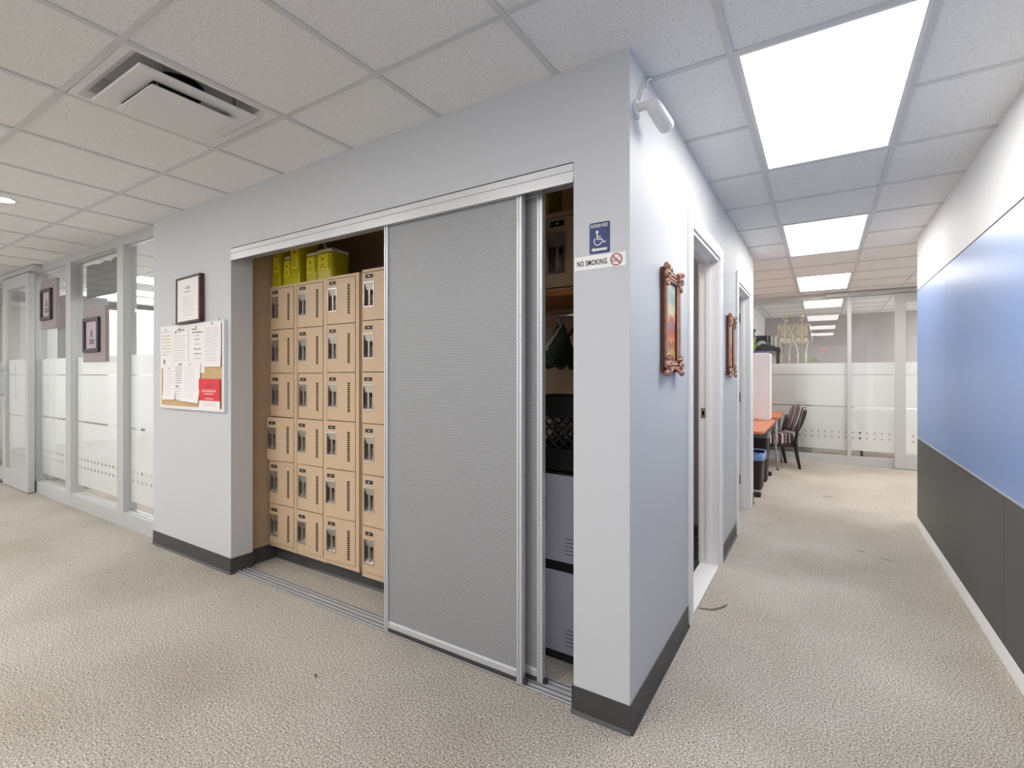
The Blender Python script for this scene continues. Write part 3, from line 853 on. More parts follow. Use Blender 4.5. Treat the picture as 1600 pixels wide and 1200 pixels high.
# hanging rod and hangers
b = MB(); b.tube([(-1.9, 2.30, 1.585), (UB - TH - .012, 2.30, 1.585)], .013, 12)
tag(obj('hanging_rod', b, M['steel']), 'steel hanging rod under the wooden closet shelf', 'rod')
def hanger(x, rot, mt, label, w=.40):
    t = thing('clothes_hanger', label, 'hanger', (x, 2.30, 1.585), 'hangers on the closet rod')
    h = MB()
    hook = [(0, .0165 * math.cos(R(a)), .0165 * math.sin(R(a)) + .001) for a in range(-10, 200, 30)]
    hook = [(p[0], p[1], p[2]) for p in hook]
    h.tube([(0, -.0175, -.004)] + [(0, -.0165 * math.cos(R(a)), .0165 * math.sin(R(a))) for a in range(0, 181, 30)] + [(0, .010, -.02), (0, 0, -.05)], .0025, 8)
    obj_h = MB()
    obj_h.tube([(-w / 2, 0, -.19), (-w / 2 + .02, 0, -.165), (0, 0, -.055), (w / 2 - .02, 0, -.165), (w / 2, 0, -.19), (w / 2 - .015, 0, -.2), (0, 0, -.2), (-w / 2 + .015, 0, -.2), (-w / 2, 0, -.19)], .008, 10)
    Mx = Matrix.Translation((x, 2.30, 1.585)) @ Matrix.Rotation(R(rot), 4, 'Z')
    h.xf(Mx); obj_h.xf(Mx)
    obj('hook', h, M['steel'], t); obj('hanger_arms', obj_h, mt, t)
    return t
hanger(-1.225, 84, M['jar_white'], 'pale plastic hanger on the closet rod nearest the sliding door')
hanger(-1.15, 96, M['jar_white'], 'pale plastic hanger in front of the dark green garment')
hanger(-1.06, 88, M['black'], 'black plastic hanger at the right of the closet rod', .36)
# dark green garment
g = MB()
random.seed(3)
nx, nz = 12, 10
grid = [[None] * (nz + 1) for _ in range(nx + 1)]
for side in (0, 1):
    gr = []
    for a in range(nx + 1):
        row = []
        for c in range(nz + 1):
            u = a / nx - .5; w_ = c / nz
            half = .05 + .16 * min(1, w_ * 1.6)
            z = 1.545 - .05 * abs(u) * 2 * (1 - w_) - .22 * w_ - .02 * math.sin(a * 1.3) * w_
            th = (.012 + .022 * math.sin(PI * min(1, w_ * 1.1))) * (1 - abs(u) * 1.3) + .006 * math.sin(a * 2.1 + c)
            row.append(g.bm.verts.new((u * 2 * half, (th + .004) * (1 if side else -1), z - 1.585)))
        gr.append(row)
    for a in range(nx):
        for c in range(nz):
            f = g.bm.faces.new((gr[a][c], gr[a + 1][c], gr[a + 1][c + 1], gr[a][c + 1])); f.smooth = True
    grid = gr if side == 0 else grid
    if side == 1:
        for c in range(nz):
            g.bm.faces.new((grid[0][c], grid[0][c + 1], gr[0][c + 1], gr[0][c])); g.bm.faces.new((grid[nx][c + 1], grid[nx][c], gr[nx][c], gr[nx][c + 1]))
        for a in range(nx):
            g.bm.faces.new((grid[a][nz], grid[a + 1][nz], gr[a + 1][nz], gr[a][nz]))
g.xf(Matrix.Translation((-1.15, 2.30, 1.585)) @ Matrix.Rotation(R(96), 4, 'Z'))
tag(obj('hanging_vest', g, M['green_cloth']), 'dark green garment hanging from the closet rod', 'clothing')

# ------------------------------------------------------------------ corkboard, papers, certificate
V = VA
t = thing('corkboard', 'cork notice board with white frame on the grey wall', 'notice board', (-3.70, V, 1.04))
b = MB(); b.box(-4.122, -3.262, V - .014, V - .001, 1.052, 1.615); obj('cork_sheet', b, M['cork'], t)
b = MB()
b.box(-4.14, -4.118, V - .0142, V, 1.035, 1.632, bev=.003); b.box(-3.266, -3.243, V - .022, V, 1.035, 1.632, bev=.003); b.box(-4.118, -3.266, V - .022, V, 1.035, 1.056, bev=.003); b.box(-4.118, -3.266, V - .0142, V, 1.610, 1.632, bev=.003)
obj('board_frame', b, M['white_lam'], t)
b = MB()
for xx in (-3.98, -3.36):
    b = MB(); b.box(xx - .014, xx + .014, V - .008, V, 1.632, 1.648, bev=.002); obj('hanging_clip', b, M['steel'], t)
def sheet(name, x0, x1, z0, z1, off, mt, label, tilt=0.0, curl=0.0, lines=None, grp='papers pinned to the corkboard', cat='paper', seed=0):
    """paper with slight curl; x to the right, z up, off = distance from cork face"""
    rd = random.Random(seed)
    yb = V - .0145 - off
    cx_, cz_ = (x0 + x1) / 2, (z0 + z1) / 2
    Mx = Matrix.Translation((cx_, yb, cz_)) @ Matrix.Rotation(R(tilt), 4, 'Y')
    w, h = x1 - x0, z1 - z0
    t = thing(name, label, cat, (cx_, yb, z0), grp)
    p = MB(); n = 10
    def cy(s): return -curl * (max(0, .55 - s) / .55) ** 2
    for th in (0, .0006):
        pass
    A = [[p.bm.verts.new((-w / 2 + w * a, cy(k / n) + d, -h / 2 + h * k / n)) for a in (0, 1)] for k in range(n + 1) for d in (0,)]
    B = [[p.bm.verts.new((-w / 2 + w * a, cy(k / n) + .0006, -h / 2 + h * k / n)) for a in (0, 1)] for k in range(n + 1)]
    for k in range(n):
        p.bm.faces.new((A[k][0], A[k][1], A[k + 1][1], A[k + 1][0])); p.bm.faces.new((B[k][1], B[k][0], B[k + 1][0], B[k + 1][1]))
        p.bm.faces.new((A[k][0], A[k + 1][0], B[k + 1][0], B[k][0])); p.bm.faces.new((A[k + 1][1], A[k][1], B[k][1], B[k + 1][1]))
    p.bm.faces.new((A[0][1], A[0][0], B[0][0], B[0][1])); p.bm.faces.new((A[n][0], A[n][1], B[n][1], B[n][0]))
    if lines:
        q = p
        for (s, a0, a1, th, mi) in lines:      # s: 0 bottom..1 top
            z = -h / 2 + h * s; y = cy(s) - .0007
            x_ = -w / 2 + w * a0
            while x_ < -w / 2 + w * a1 - .004:
                L_ = min(rd.uniform(.018, .05), -w / 2 + w * a1 - x_)
                q.quad([(x_, y, z - th / 2), (x_ + L_, y, z - th / 2), (x_ + L_, y, z + th / 2), (x_, y, z + th / 2)], mi + 1)
                x_ += L_ + .006
    p.xf(Mx); obj('sheet', p, [mt, M['ink'], M['ink_dark'], M['hilite'], M['sign_blue']], t)
    pin = MB(); pin.lathe([(.002, 0), (.005, .002), (.0055, .006), (.003, .009)], (0, 0, 0), 10, M=Matrix.Rotation(R(90), 3, 'X')); pin.xf(Matrix.Translation((cx_, yb - .0005, z1 - .012))); obj('push_pin', pin, M['steel'], t)
    return t
def body_lines(s0, s1, n, a0=.12, a1=.88, th=.0035, mi=0, var=.25, seed=1):
    rd = random.Random(seed)
    return [(s0 + (s1 - s0) * k / (n - 1), a0, a1 - rd.random() * var * (a1 - a0), th, mi) for k in range(n)]
sheet('notice_sheet', -4.126, -3.948, 1.325, 1.618, .0005, M['paper'], 'top-left corkboard notice with yellow-green lines and a small blue square', lines=[(.80, .1, .9, .008, 2), (.72, .1, .85, .008, 2), (.64, .1, .9, .006, 2), (.56, .1, .9, .006, 2), (.48, .1, .8, .006, 0), (.40, .1, .9, .006, 2), (.33, .1, .7, .006, 0), (.16, .25, .38, .036, 3), (.90, .15, .8, .006, 0)], seed=1)
sheet('notice_sheet', -3.945, -3.718, 1.305, 1.614, .001, M['paper'], 'second top corkboard sheet with a dark heading and table lines', lines=[(.93, .3, .8, .008, 1), (.89, .15, .3, .014, 1), (.89, .4, .6, .005, 1)] + body_lines(.08, .80, 14, .1, .92, .003, 0), seed=2)
sheet('notice_sheet', -3.712, -3.50, 1.29, 1.616, .0012, M['paper'], 'third top corkboard sheet tucked behind the top right sheet', lines=[(.92, .2, .55, .008, 1), (.85, .25, .9, .008, 1), (.78, .4, .7, .006, 0), (.70, .4, .7, .006, 1), (.60, .4, .7, .006, 0), (.50, .35, .8, .006, 1), (.4, .35, .8, .006, 1), (.3, .35, .8, .005, 0)], seed=3)
sheet('notice_sheet', -3.515, -3.285, 1.33, 1.628, .004, M['paper'], 'top right corkboard sheet of grey text overlapping its frame edge', lines=body_lines(.14, .86, 15, .14, .9, .003, 0, seed=5) + [(.95, .5, .56, .014, 2)], curl=.004, seed=4)
sheet('notice_sheet', -4.085, -3.90, 1.098, 1.335, .002, M['paper'], 'faded blank-looking corkboard sheet hanging below the notice with the blue square', lines=body_lines(.15, .86, 9, .15, .85, .0028, 0, seed=8), tilt=-.8, curl=.01, seed=5)
sheet('notice_sheet', -3.915, -3.70, 1.10, 1.365, .0025, M['paper'], 'lower middle corkboard sheet with dark text lines, half covered', lines=[(.94, .3, .62, .009, 1)] + body_lines(.45, .88, 8, .08, .75, .004, 1, seed=9) + [(.36, .1, .3, .012, 1)] + body_lines(.08, .3, 4, .08, .6, .003, 0, seed=10), seed=6)
sheet('notice_sheet', -3.80, -3.55, 1.09, 1.36, .006, M['paper'], 'curled pale corkboard sheet left of the red flyer', lines=body_lines(.14, .86, 12, .16, .8, .0022, 0, seed=12), tilt=2.5, curl=.012, seed=7)
# red flyer
fl_ = thing('flyer', 'red and white flyer at the lower right of the corkboard', 'paper', (-3.44, V - .02, 1.048), 'papers pinned to the corkboard')
yb = V - .0225
b = MB(); b.box(-3.560, -3.292, yb, yb + .0008, 1.105, 1.25); b.box(-3.560, -3.292, yb, yb + .0008, 1.048, 1.105, mi=1)
for (a, c, z, th) in ((-3.46, -3.40, 1.232, .006), (-3.50, -3.35, 1.213, .006), (-3.49, -3.36, 1.197, .006), (-3.50, -3.36, 1.135, .004)): b.box(a, c, yb - .0004, yb, z - th / 2, z + th / 2, mi=2)
for (a, c, z, th) in ((-3.49, -3.37, 1.150, .006), (-3.475, -3.375, 1.119, .006)):
    x_ = a
    while x_ < c: b.box(x_, x_ + .012, yb - .0004, yb, z - th / 2, z + th / 2, mi=3); x_ += .015
for (a, c, z) in ((-3.50, -3.35, 1.088), (-3.51, -3.34, 1.074)): b.box(a, c, yb - .0004, yb, z - .0015, z + .0015, mi=4)
obj('sheet', b, [M['red'], M['paper'], M['dark_red'], M['white_mark'], M['ink']], fl_)
tb = text_bm('1-844-PERSONAL', .022, .0004, .185, .0003)
bmesh.ops.transform(tb, matrix=Matrix.Translation((-3.428, yb - .0006, 1.170)) @ Matrix.Rotation(R(90), 4, 'X'), verts=tb.verts)
obj('lettering', tb, M['white_mark'], fl_)

# framed certificate above the corkboard: rotated a little, leaning out at the bottom
t = thing('framed_certificate', 'dark walnut framed certificate hanging above the corkboard', 'picture frame', (-3.69, V, 1.64))
Mx = Matrix.Translation((-3.693, V - .004, 1.796)) @ Matrix.Rotation(R(-1.8), 4, 'Y') @ Matrix.Rotation(R(-1.0), 4, 'X')
w, h = .335, .322
b = MB()
for (a, c, e, f) in ((-w / 2, -w / 2 + .014, -h / 2, h / 2), (w / 2 - .020, w / 2, -h / 2, h / 2), (-w / 2, w / 2, -h / 2, -h / 2 + .014), (-w / 2, w / 2, h / 2 - .014, h / 2)):
    b.box(a, c, -.030, .0, e, f, bev=.002)
b.xf(Mx); obj('frame', b, M['walnut'], t)
b = MB(); b.box(-w / 2 + .012, w / 2 - .018, -.024, -.004, -h / 2 + .012, h / 2 - .012); b.xf(Mx); ps = obj('certificate', b, M['paper'], t)
b = MB()
b.prism([(-.045, .075), (.03, .075), (.015, .095), (-.03, .092)], -.0246, -.0239, 'y'); b.box(-.06, .03, -.0246, -.0239, .052, .060)
for k in range(9): b.box(-.085 + .01 * (k % 3), .075 - .015 * (k % 2), -.0246, -.0239, .02 - k * .016, .0225 - k * .016)
b.xf(Mx); obj('print', b, M['ink'], ps)

# ------------------------------------------------------------------ signs
def strokes(mb, segs, y0, y1):
    for (p, q, w) in segs:
        p = Vector(p); q = Vector(q); d = (q - p).normalized(); n = Vector((-d.y, d.x)) * w / 2
        mb.prism([tuple(p + n), tuple(q + n), tuple(q - n), tuple(p - n)], y0, y1, 'y')
def arc(mb, c, r, a0, a1, w, y0, y1, n=24):
    for k in range(n):
        A, B = R(a0 + (a1 - a0) * k / n), R(a0 + (a1 - a0) * (k + 1) / n)
        mb.prism([(c[0] + (r - w / 2) * math.cos(A), c[1] + (r - w / 2) * math.sin(A)), (c[0] + (r + w / 2) * math.cos(A), c[1] + (r + w / 2) * math.sin(A)), (c[0] + (r + w / 2) * math.cos(B), c[1] + (r + w / 2) * math.sin(B)), (c[0] + (r - w / 2) * math.cos(B), c[1] + (r - w / 2) * math.sin(B))], y0, y1, 'y')
def rrect(x0, x1, z0, z1, r, n=5):
    pts = []
    for (cx_, cz_, a0) in ((x1 - r, z1 - r, 0), (x0 + r, z1 - r, 90), (x0 + r, z0 + r, 180), (x1 - r, z0 + r, 270)):
        for k in range(n + 1):
            a = R(a0 + 90 * k / n); pts.append((cx_ + r * math.cos(a), cz_ + r * math.sin(a)))
    return pts
X0, X1, Zb, Zt = -.731, -.652, 1.726, 1.840
t = thing('reserved_sign', 'blue reserved wheelchair sign with arrow on the grey wall', 'sign', (-.691, V, Zb))
b = MB(); b.prism(rrect(X0, X1, Zb, Zt, .006), V - .002, V, 'y'); obj('sign_plate', b, M['sign_blue'], t)
ya, yb = V - .0028, V - .0019
tb = text_bm('RESERVED', .0175, 0.0002, .066, .0004)
bmesh.ops.transform(tb, matrix=Matrix.Translation((-.6915, V - .0024, Zt - .0125)) @ Matrix.Rotation(R(90), 4, 'X'), verts=tb.verts); obj('lettering', tb, M['white_mark'], t)
b = MB()
hx, hz = -.7005, 1.8045
b.lathe([(.0058, 0), (.0058, .0009)], (0, 0, 0), 18, M=Matrix.Rotation(R(90), 3, 'X')); b.xf(Matrix.Translation((hx, V - .0019, hz)))
strokes(b, [((hx, hz - .006), (hx + .001, 1.777), .0055), ((hx, 1.778), (-.683, 1.778), .0052), ((hx, 1.787), (-.686, 1.787), .0035), ((-.6845, 1.779), (-.6745, 1.7625), .0048), ((-.676, 1.7625), (-.667, 1.768), .0045)], ya, yb)
arc(b, (-.698, 1.7705), .0145, 128, 345, .0038, ya, yb)
obj('wheelchair_symbol', b, M['white_mark'], t)
b = MB(); b.prism([(-.724, 1.7405), (-.7125, 1.7495), (-.7125, 1.7445), (-.662, 1.7445), (-.662, 1.7355), (-.7125, 1.7355), (-.7125, 1.7315)], ya, yb, 'y'); obj('arrow', b, M['white_mark'], t)
t = thing('no_smoking_sign', 'white no smoking strip sign below the blue reserved sign', 'sign', (-.69, V, 1.670))
b = MB(); b.prism([(-.791, 1.6695), (-.591, 1.6705), (-.591, 1.7205), (-.791, 1.7205)], V - .0024, V, 'y'); obj('sign_plate', b, M['white_paint'], t)
tb = text_bm('NO SMOKING', .0275, .0007, .119, .0003)
bmesh.ops.transform(tb, matrix=Matrix.Translation((-.722, V - .0028, 1.6945)) @ Matrix.Rotation(R(90), 4, 'X'), verts=tb.verts); obj('lettering', tb, M['sign_black'], t)
b = MB()
strokes(b, [((-.648, 1.693), (-.618, 1.693), .0035), ((-.612, 1.693), (-.606, 1.693), .0035), ((-.646, 1.700), (-.620, 1.700), .0022), ((-.615, 1.702), (-.608, 1.708), .002), ((-.62, 1.704), (-.614, 1.711), .002), ((-.643, 1.687), (-.612, 1.687), .002)], V - .0031, V - .0023); obj('cigarette_symbol', b, M['ink_dark'], t)
b = MB(); arc(b, (-.627, 1.6955), .0205, 0, 360, .0038, V - .0035, V - .0023, 36); strokes(b, [((-.641, 1.710), (-.613, 1.681), .0038)], V - .0035, V - .0023); obj('prohibition_ring', b, M['sign_red'], t)

# ------------------------------------------------------------------ corridor left wall: camera, paintings, doors
# small white camera on a wall bracket, aimed along the corridor
t = thing('security_camera', 'white bullet security camera on a round bracket by the wall corner', 'camera', (UB, 1.775, 2.257))
RY = Matrix.Rotation(R(90), 3, 'Y')
b = MB(); b.lathe([(.036, 0), (.036, .005), (.030, .010)], (0, 0, 0), 28, M=RY); b.xf(Matrix.Translation((UB, 1.775, 2.255))); obj('base_plate', b, M['off_white'], t)
b = MB(); b.box(UB + .008, UB + .052, 1.763, 1.787, 2.248, 2.272, bev=.002)
b.tube([(UB + .052, 1.775, 2.262), (UB + .062, 1.777, 2.258), (UB + .066, 1.782, 2.25)], .006, 10); obj('bracket_arm', b, M['off_white'], t)
b = MB()
ax0 = Vector((UB + .060, 1.765, 2.258)); ax1 = Vector((UB + .086, 1.878, 2.208))
d = (ax1 - ax0).normalized(); Ln = (ax1 - ax0).length
rot = d.to_track_quat('Z', 'Y').to_matrix()
b.lathe([(.006, -.006), (.017, -.003), (.024, .004), (.027, .014), (.029, .04), (.030, Ln - .02), (.029, Ln - .006), (.026, Ln), (.022, Ln)], ax0, 28, M=rot); bd = obj('camera_body', b, M['off_white'], t)
b = MB(); b.lathe([(.0215, Ln - .001), (.0215, Ln + .002), (.012, Ln + .004)], ax0, 24, M=rot); obj('camera_lens', b, M['sign_black'], bd)
b = MB()
b.tube([(UB + .006, 1.772, 2.262), (UB + .010, 1.80, 2.31), (UB + .012, 1.815, 2.34), (UB + .018, 1.835, 2.355), (UB + .016, 1.86, 2.40), (UB + .012, 1.93, 2.446)], .0045, 8)
obj('cable', b, M['off_white'], t)

def ornate(v0, v1, z0, z1, label, scl=1.0):
    t = thing('ornate_painting', label, 'painting', (UB, (v0 + v1) / 2, z0), 'copper framed paintings on the corridor wall')
    F = UB + .026                  # front of the frame
    w = .050
    b = MB()
    # moulded frame: stepped profile (outer, body, inner slope)
    for (a, c, e, f) in ((v0, v0 + w, z0, z1), (v1 - w, v1, z0, z1), (v0 + w, v1 - w, z0, z0 + w), (v0 + w, v1 - w, z1 - w, z1)):
        b.box(UB + .002, F - .010, a, c, e, f)
    obj('frame', b, M['copper_dark'], t)
    m = MB()
    q = [(v0 + .010, v0 + .026), (v1 - .026, v1 - .010)]
    for (a, c) in q: m.box(F - .014, F, a, c, z0 + .02, z1 - .02, bev=.004)
    for (a, c) in ((z0 + .010, z0 + .026), (z1 - .026, z1 - .010)): m.box(F - .014, F, v0 + .02, v1 - .02, a, c, bev=.004)
    for (a, c) in ((v0 + w - .012, v0 + w), (v1 - w, v1 - w + .012)): m.box(F - .016, F - .005, a, c, z0 + w - .012, z1 - w + .012, bev=.003)
    for (a, c) in ((z0 + w - .012, z0 + w), (z1 - w, z1 - w + .012)): m.box(F - .016, F - .005, v0 + w - .012, v1 - w + .012, a, c, bev=.003)
    obj('moulding', m, M['copper'], t)
    for yy in (v0 + .034, v1 - .034):
        be = MB(); zz = z0 + w + .01
        while zz < z1 - w - .005: be.ball((F - .006, yy, zz), .0048, seg=8); zz += .0105
        obj('beading', be, M['copper_lit'], t)
    for zq in (z0 + .034, z1 - .034):
        be = MB(); yy = v0 + w + .01
        while yy < v1 - w - .005: be.ball((F - .006, yy, zq), .0048, seg=8); yy += .0105
        obj('beading', be, M['copper_lit'], t)
    rd = random.Random(5)
    for (yc, zc, sy, sz) in ((v0, z0, 1, 1), (v1, z0, -1, 1), (v0, z1, 1, -1), (v1, z1, -1, -1)):
        c = MB()
        # scrolled acanthus corner: spiral tubes and leaves
        for (oy, oz, r0, dr_) in ((.020, .020, .026, 1), (.062, .012, .015, -1), (.012, .062, .015, 1)):
            path = []
            for k in range(16):
                a = R(k * 32) * dr_
                r = r0 * (1 - k / 18)
                path.append((F + .004 - k * .0004, yc + sy * (oy + r * math.cos(a)), zc + sz * (oz + r * math.sin(a))))
            c.tube(path, [.0065 * (1 - k / 28) for k in range(16)], 8)
        for k in range(9):
            a = R(rd.uniform(0, 360)); r = rd.uniform(.008, .05)
            c.ball((F + rd.uniform(-.004, .006), yc + sy * (.012 + abs(r * math.cos(a))), zc + sz * (.012 + abs(r * math.sin(a)))), rd.uniform(.006, .012), 1.0, 1.4, .8, 8)
        c.ball((F + .002, yc + sy * .002, zc - sz * .004), .014, 1, .8, 1.1, 8); c.ball((F + .002, yc - sy * .004, zc + sz * .03), .010, 1, .8, 1.6, 8); c.ball((F + .002, yc + sy * .03, zc - sz * .003), .010, 1, 1.6, .8, 8)
        obj('corner_scroll', c, M['copper'], t)
    p = MB(); p.box(UB + .003, F - .016, v0 + w - .004, v1 - w + .004, z0 + w - .004, z1 - w + .004); obj('canvas', p, M['painting'], t)
ornate(2.090, 2.355, 1.290, 1.735, 'nearer copper framed painting, beside the first white doorway')
ornate(3.775, 4.045, 1.275, 1.700, 'farther copper framed painting, between the two white doorways')

def door_frame(name, va, vb, zt, cw0, cw1, strike, hinges):
    t = bpy.data.objects.new(name, None); COL.objects.link(t); t.location = (UB - TB / 2, (va + vb) / 2, 0); t['kind'] = 'structure'; ORG[t.name] = Vector(t.location)
    b = MB()
    P = .013
    for U, s in ((UB, 1), (UB - TB, -1)):
        b.box(U, U + s * P, va - cw0, va - .004, 0, zt + .075, bev=.002); b.box(U, U + s * P, vb + .004, vb + cw1, 0, zt + .075, bev=.002); b.box(U, U + s * P, va - .004, vb + .004, zt + .004, zt + .075, bev=.002)
    obj('casing', b, M['white_paint'], t)
    b = MB()
    b.box(UB - TB - .001, UB + .001, va - .002, va + .016, 0, zt + .002); b.box(UB - TB - .001, UB + .001, vb - .016, vb + .002, 0, zt + .002); b.box(UB - TB - .001, UB + .001, va + .016, vb - .016, zt - .016, zt + .002)
    # rebate stop towards the room
    b.box(UB - .078, UB - .052, va + .016, va + .028, 0, zt - .016); b.box(UB - .078, UB - .052, vb - .028, vb - .016, 0, zt - .016); b.box(UB - .078, UB - .052, va + .016, vb - .016, zt - .028, zt - .016)
    obj('jamb', b, M['white_paint'], t)
    if strike:
        b = MB(); b.box(UB - .112, UB - .082, vb - .0175, vb - .0155, .985, 1.055, bev=.0008); k = obj('strike_plate', b, M['brass'], t)
        b = MB(); b.box(UB - .104, UB - .090, vb - .0178, vb - .017, 1.005, 1.035); obj('latch_hole', b, M['slot'], k)
        b = MB(); b.box(UB - TB + .002, UB + .002, va + .016, vb - .016, .0005, .012, bev=.004); obj('threshold', b, M['white_paint'], t)
    for z in hinges:
        b = MB(); b.box(UB - .116, UB - .080, vb - .0175, vb - .0155, z - .045, z + .045, bev=.0008); b.tube([(UB - .119, vb - .018, z - .045), (UB - .119, vb - .018, z + .045)], .006, 8); obj('hinge', b, M['brass'], t)
    return t
door_frame('door_1', D1a, D1b, 2.045, .080, .085, True, [])
d2 = door_frame('door_2', D2a, D2b, 2.030, .075, .085, False, [.27, 1.06, 1.82])
b = MB(); b.box(UB - TB - .84, UB - TB - .004, D2b - .062, D2b - .022, .012, 2.008, bev=.002); obj('door_leaf', b, M['white_paint'], d2)

# ------------------------------------------------------------------ glazed partitions
def empty_struct(name, loc):
    t = bpy.data.objects.new(name, None); COL.objects.link(t); t.location = loc; t['kind'] = 'structure'; ORG[t.name] = Vector(loc); return t
w1 = empty_struct('window_1', (-6, VG + .05, 0))
b = MB()
MUL = [(-4.40, -4.27), (-5.108, -4.985), (-6.321, -6.195), (-7.36, -7.235)]
for (a, c) in MUL: b.box(a, c, VG, VG + .10, 0.0, CZ + .04, bev=.002)
b.box(-7.3, -4.27, VG + .001, VG + .099, 2.372, CZ + .038, bev=.002)
b.box(-7.3, -4.27, VG + .002, VG + .098, .012, .118, bev=.002); b.box(-7.3, -4.27, VG - .004, VG + .098, 0, .014)
b.box(-12, -8.0, VG + .01, VG + .10, 2.372, CZ); b.box(-12, -8.0, VG + .01, VG + .10, 0, .118); b.box(-9.3, -9.2, VG + .005, VG + .10, 0, CZ)
obj('window_frame', b, M['alu_paint'], w1)
for (a, c) in ((-5.0, -4.38), (-6.21, -5.10), (-7.25, -6.31), (-9.21, -8.0)):
    g = MB(); g.box(a, c, VG + .044, VG + .056, .11, 2.38); obj('pane', g, M['glass'], w1)
    g = MB(); g.quad([(a, VG + .0575, .20), (c, VG + .0575, .20), (c, VG + .0575, 1.446), (a, VG + .0575, 1.446)]); obj('frosted_film', g, M['frost'], w1, org=(0, 0, 0))
    g = MB(); g.box(a, c, VG + .030, VG + .043, .116, .128); g.box(a, c, VG + .057, VG + .070, .116, .128); g.box(a, c, VG + .030, VG + .043, 2.36, 2.374); obj('glazing_bead', g, M['alu'], w1)
# sliding glass door leaf in front of the partition
dl = empty_struct('door_3', (-7.6, 1.70, 0))
VD0, VD1 = 1.688, 1.742
b = MB()
b.box(-8.11, -8.02, VD0, VD1, .008, 2.375, bev=.002); b.box(-7.275, -7.185, VD0, VD1, .008, 2.375, bev=.002); b.box(-8.02, -7.275, VD0, VD1, .008, .205, bev=.002); b.box(-8.02, -7.275, VD0, VD1, 2.25, 2.375, bev=.002)
obj('door_frame', b, M['alu_paint'], dl)
b = MB(); b.box(-12, -7.02, VD0 - .004, VG + .01, 2.385, CZ - .001, bev=.003); obj('door_track', b, M['alu_paint'], dl)
b = MB(); b.box(-7.28, -7.19, VD0 + .006, VD1 - .004, .001, .008); b.box(-12, -7.19, VD0 + .01, VD1 - .01, .0005, .003); obj('floor_guide', b, M['rubber'], dl)
g = MB(); g.box(-8.025, -7.27, 1.709, 1.719, .20, 2.255); obj('pane', g, M['glass'], dl)
g = MB(); g.quad([(-8.02, 1.7205, .215), (-7.275, 1.7205, .215), (-7.275, 1.7205, 1.446), (-8.02, 1.7205, 1.446)]); obj('frosted_film', g, M['frost'], dl, org=(0, 0, 0))
b = MB(); b.tube([(-8.075, 1.63, .98), (-8.075, 1.63, 1.40)], .0125, 12)
for z in (1.045, 1.325): b.tube([(-8.062, 1.63, z), (-8.062, 1.69, z)], .009, 10)
obj('door_handle', b, M['steel'], dl)

# framed prints hung on the glass
def glass_print(u0, u1, z0, z1, label):
    t = thing('mounted_print', label, 'picture', ((u0 + u1) / 2, VG, z0), 'mounted prints hung on the office glass')
    b = MB(); b.box(u0, u1, VG - .012, VG + .018, z0, z1, bev=.002); obj('mat_board', b, M['mat_grey'], t)
    w, h = u1 - u0, z1 - z0
    a, c, e, f = u0 + w * .10, u1 - w * .20, z0 + h * .18, z1 - h * .19
    b = MB(); k = .040
    for q in ((a, a + k, e, f), (c - k, c, e, f), (a + k, c - k, e, e + k * .8), (a + k, c - k, f - k * .8, f)): b.box(q[0], q[1], VG - .034, VG - .012, q[2], q[3], bev=.002)
    obj('frame', b, M['frame_dark'], t)
    b = MB(); b.box(a + k, c - k, VG - .018, VG - .012, e + k * .8, f - k * .8); pr = obj('print_sheet', b, M['pic_grad'], t)
    b = MB(); m_ = (a + c) / 2; n_ = (e + f) / 2
    b.box(m_ - .06, m_ + .055, VG - .0186, VG - .0179, n_ - .085, n_ - .035); b.prism([(m_ - .05, n_ - .02), (m_ + .03, n_ - .02), (m_ + .02, n_ + .03), (m_ - .01, n_ + .06), (m_ - .035, n_ + .02)], VG - .0186, VG - .0179, 'y')
    obj('print_motif', b, M['slate'], pr)
glass_print(-7.00, -6.55, 1.752, 2.262, 'higher taupe mounted print with dark frame, left pane of office glass')
glass_print(-5.83, -5.318, 1.392, 1.888, 'lower taupe mounted print with dark frame, middle pane of office glass')

# inside the glazed office
b = MB(); 
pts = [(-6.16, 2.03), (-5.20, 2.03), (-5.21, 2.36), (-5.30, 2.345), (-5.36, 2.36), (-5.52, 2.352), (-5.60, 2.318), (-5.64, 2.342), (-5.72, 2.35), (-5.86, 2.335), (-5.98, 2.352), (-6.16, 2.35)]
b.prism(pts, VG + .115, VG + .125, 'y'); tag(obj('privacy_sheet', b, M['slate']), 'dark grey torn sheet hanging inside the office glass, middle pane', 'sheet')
t = thing('reflection_stand_in', 'tall grey cabinet shape added for a dark reflection in the left pane', 'cabinet', (-7.86, 2.35, 0))  # added shape in place of a dark reflection in the office glass
b = MB(); b.box(-8.02, -7.72, 2.16, 2.56, 0.0, 2.25, bev=.006); obj('cabinet_body', b, M['slate'], t)
b = MB(); b.box(-8.01, -7.73, 2.148, 2.16, .08, 2.22, bev=.003); d_ = obj('cabinet_door', b, M['slate'], t)
b = MB(); b.tube([(-7.76, 2.135, 1.0), (-7.76, 2.135, 1.15)], .006, 8); obj('handle', b, M['steel'], d_)
t = thing('office_desk', 'white desk inside the glass office, seen through the frosted film', 'desk', (-6.1, 3.0, 0))
b = MB(); b.box(-7.0, -5.3, 2.6, 3.3, .71, .74, bev=.003); obj('desk_top', b, M['white_lam'], t)
for (a, c) in ((-6.95, 2.65), (-5.38, 2.65), (-6.95, 3.22), (-5.38, 3.22)):
    b = MB(); b.tube([(a, c, 0), (a, c, .71)], .022, 10); obj('leg', b, M['slate'], t)
t = thing('storage_box', 'grey box on the office floor behind the left glass pane', 'box', (-7.05, 2.2, 0))
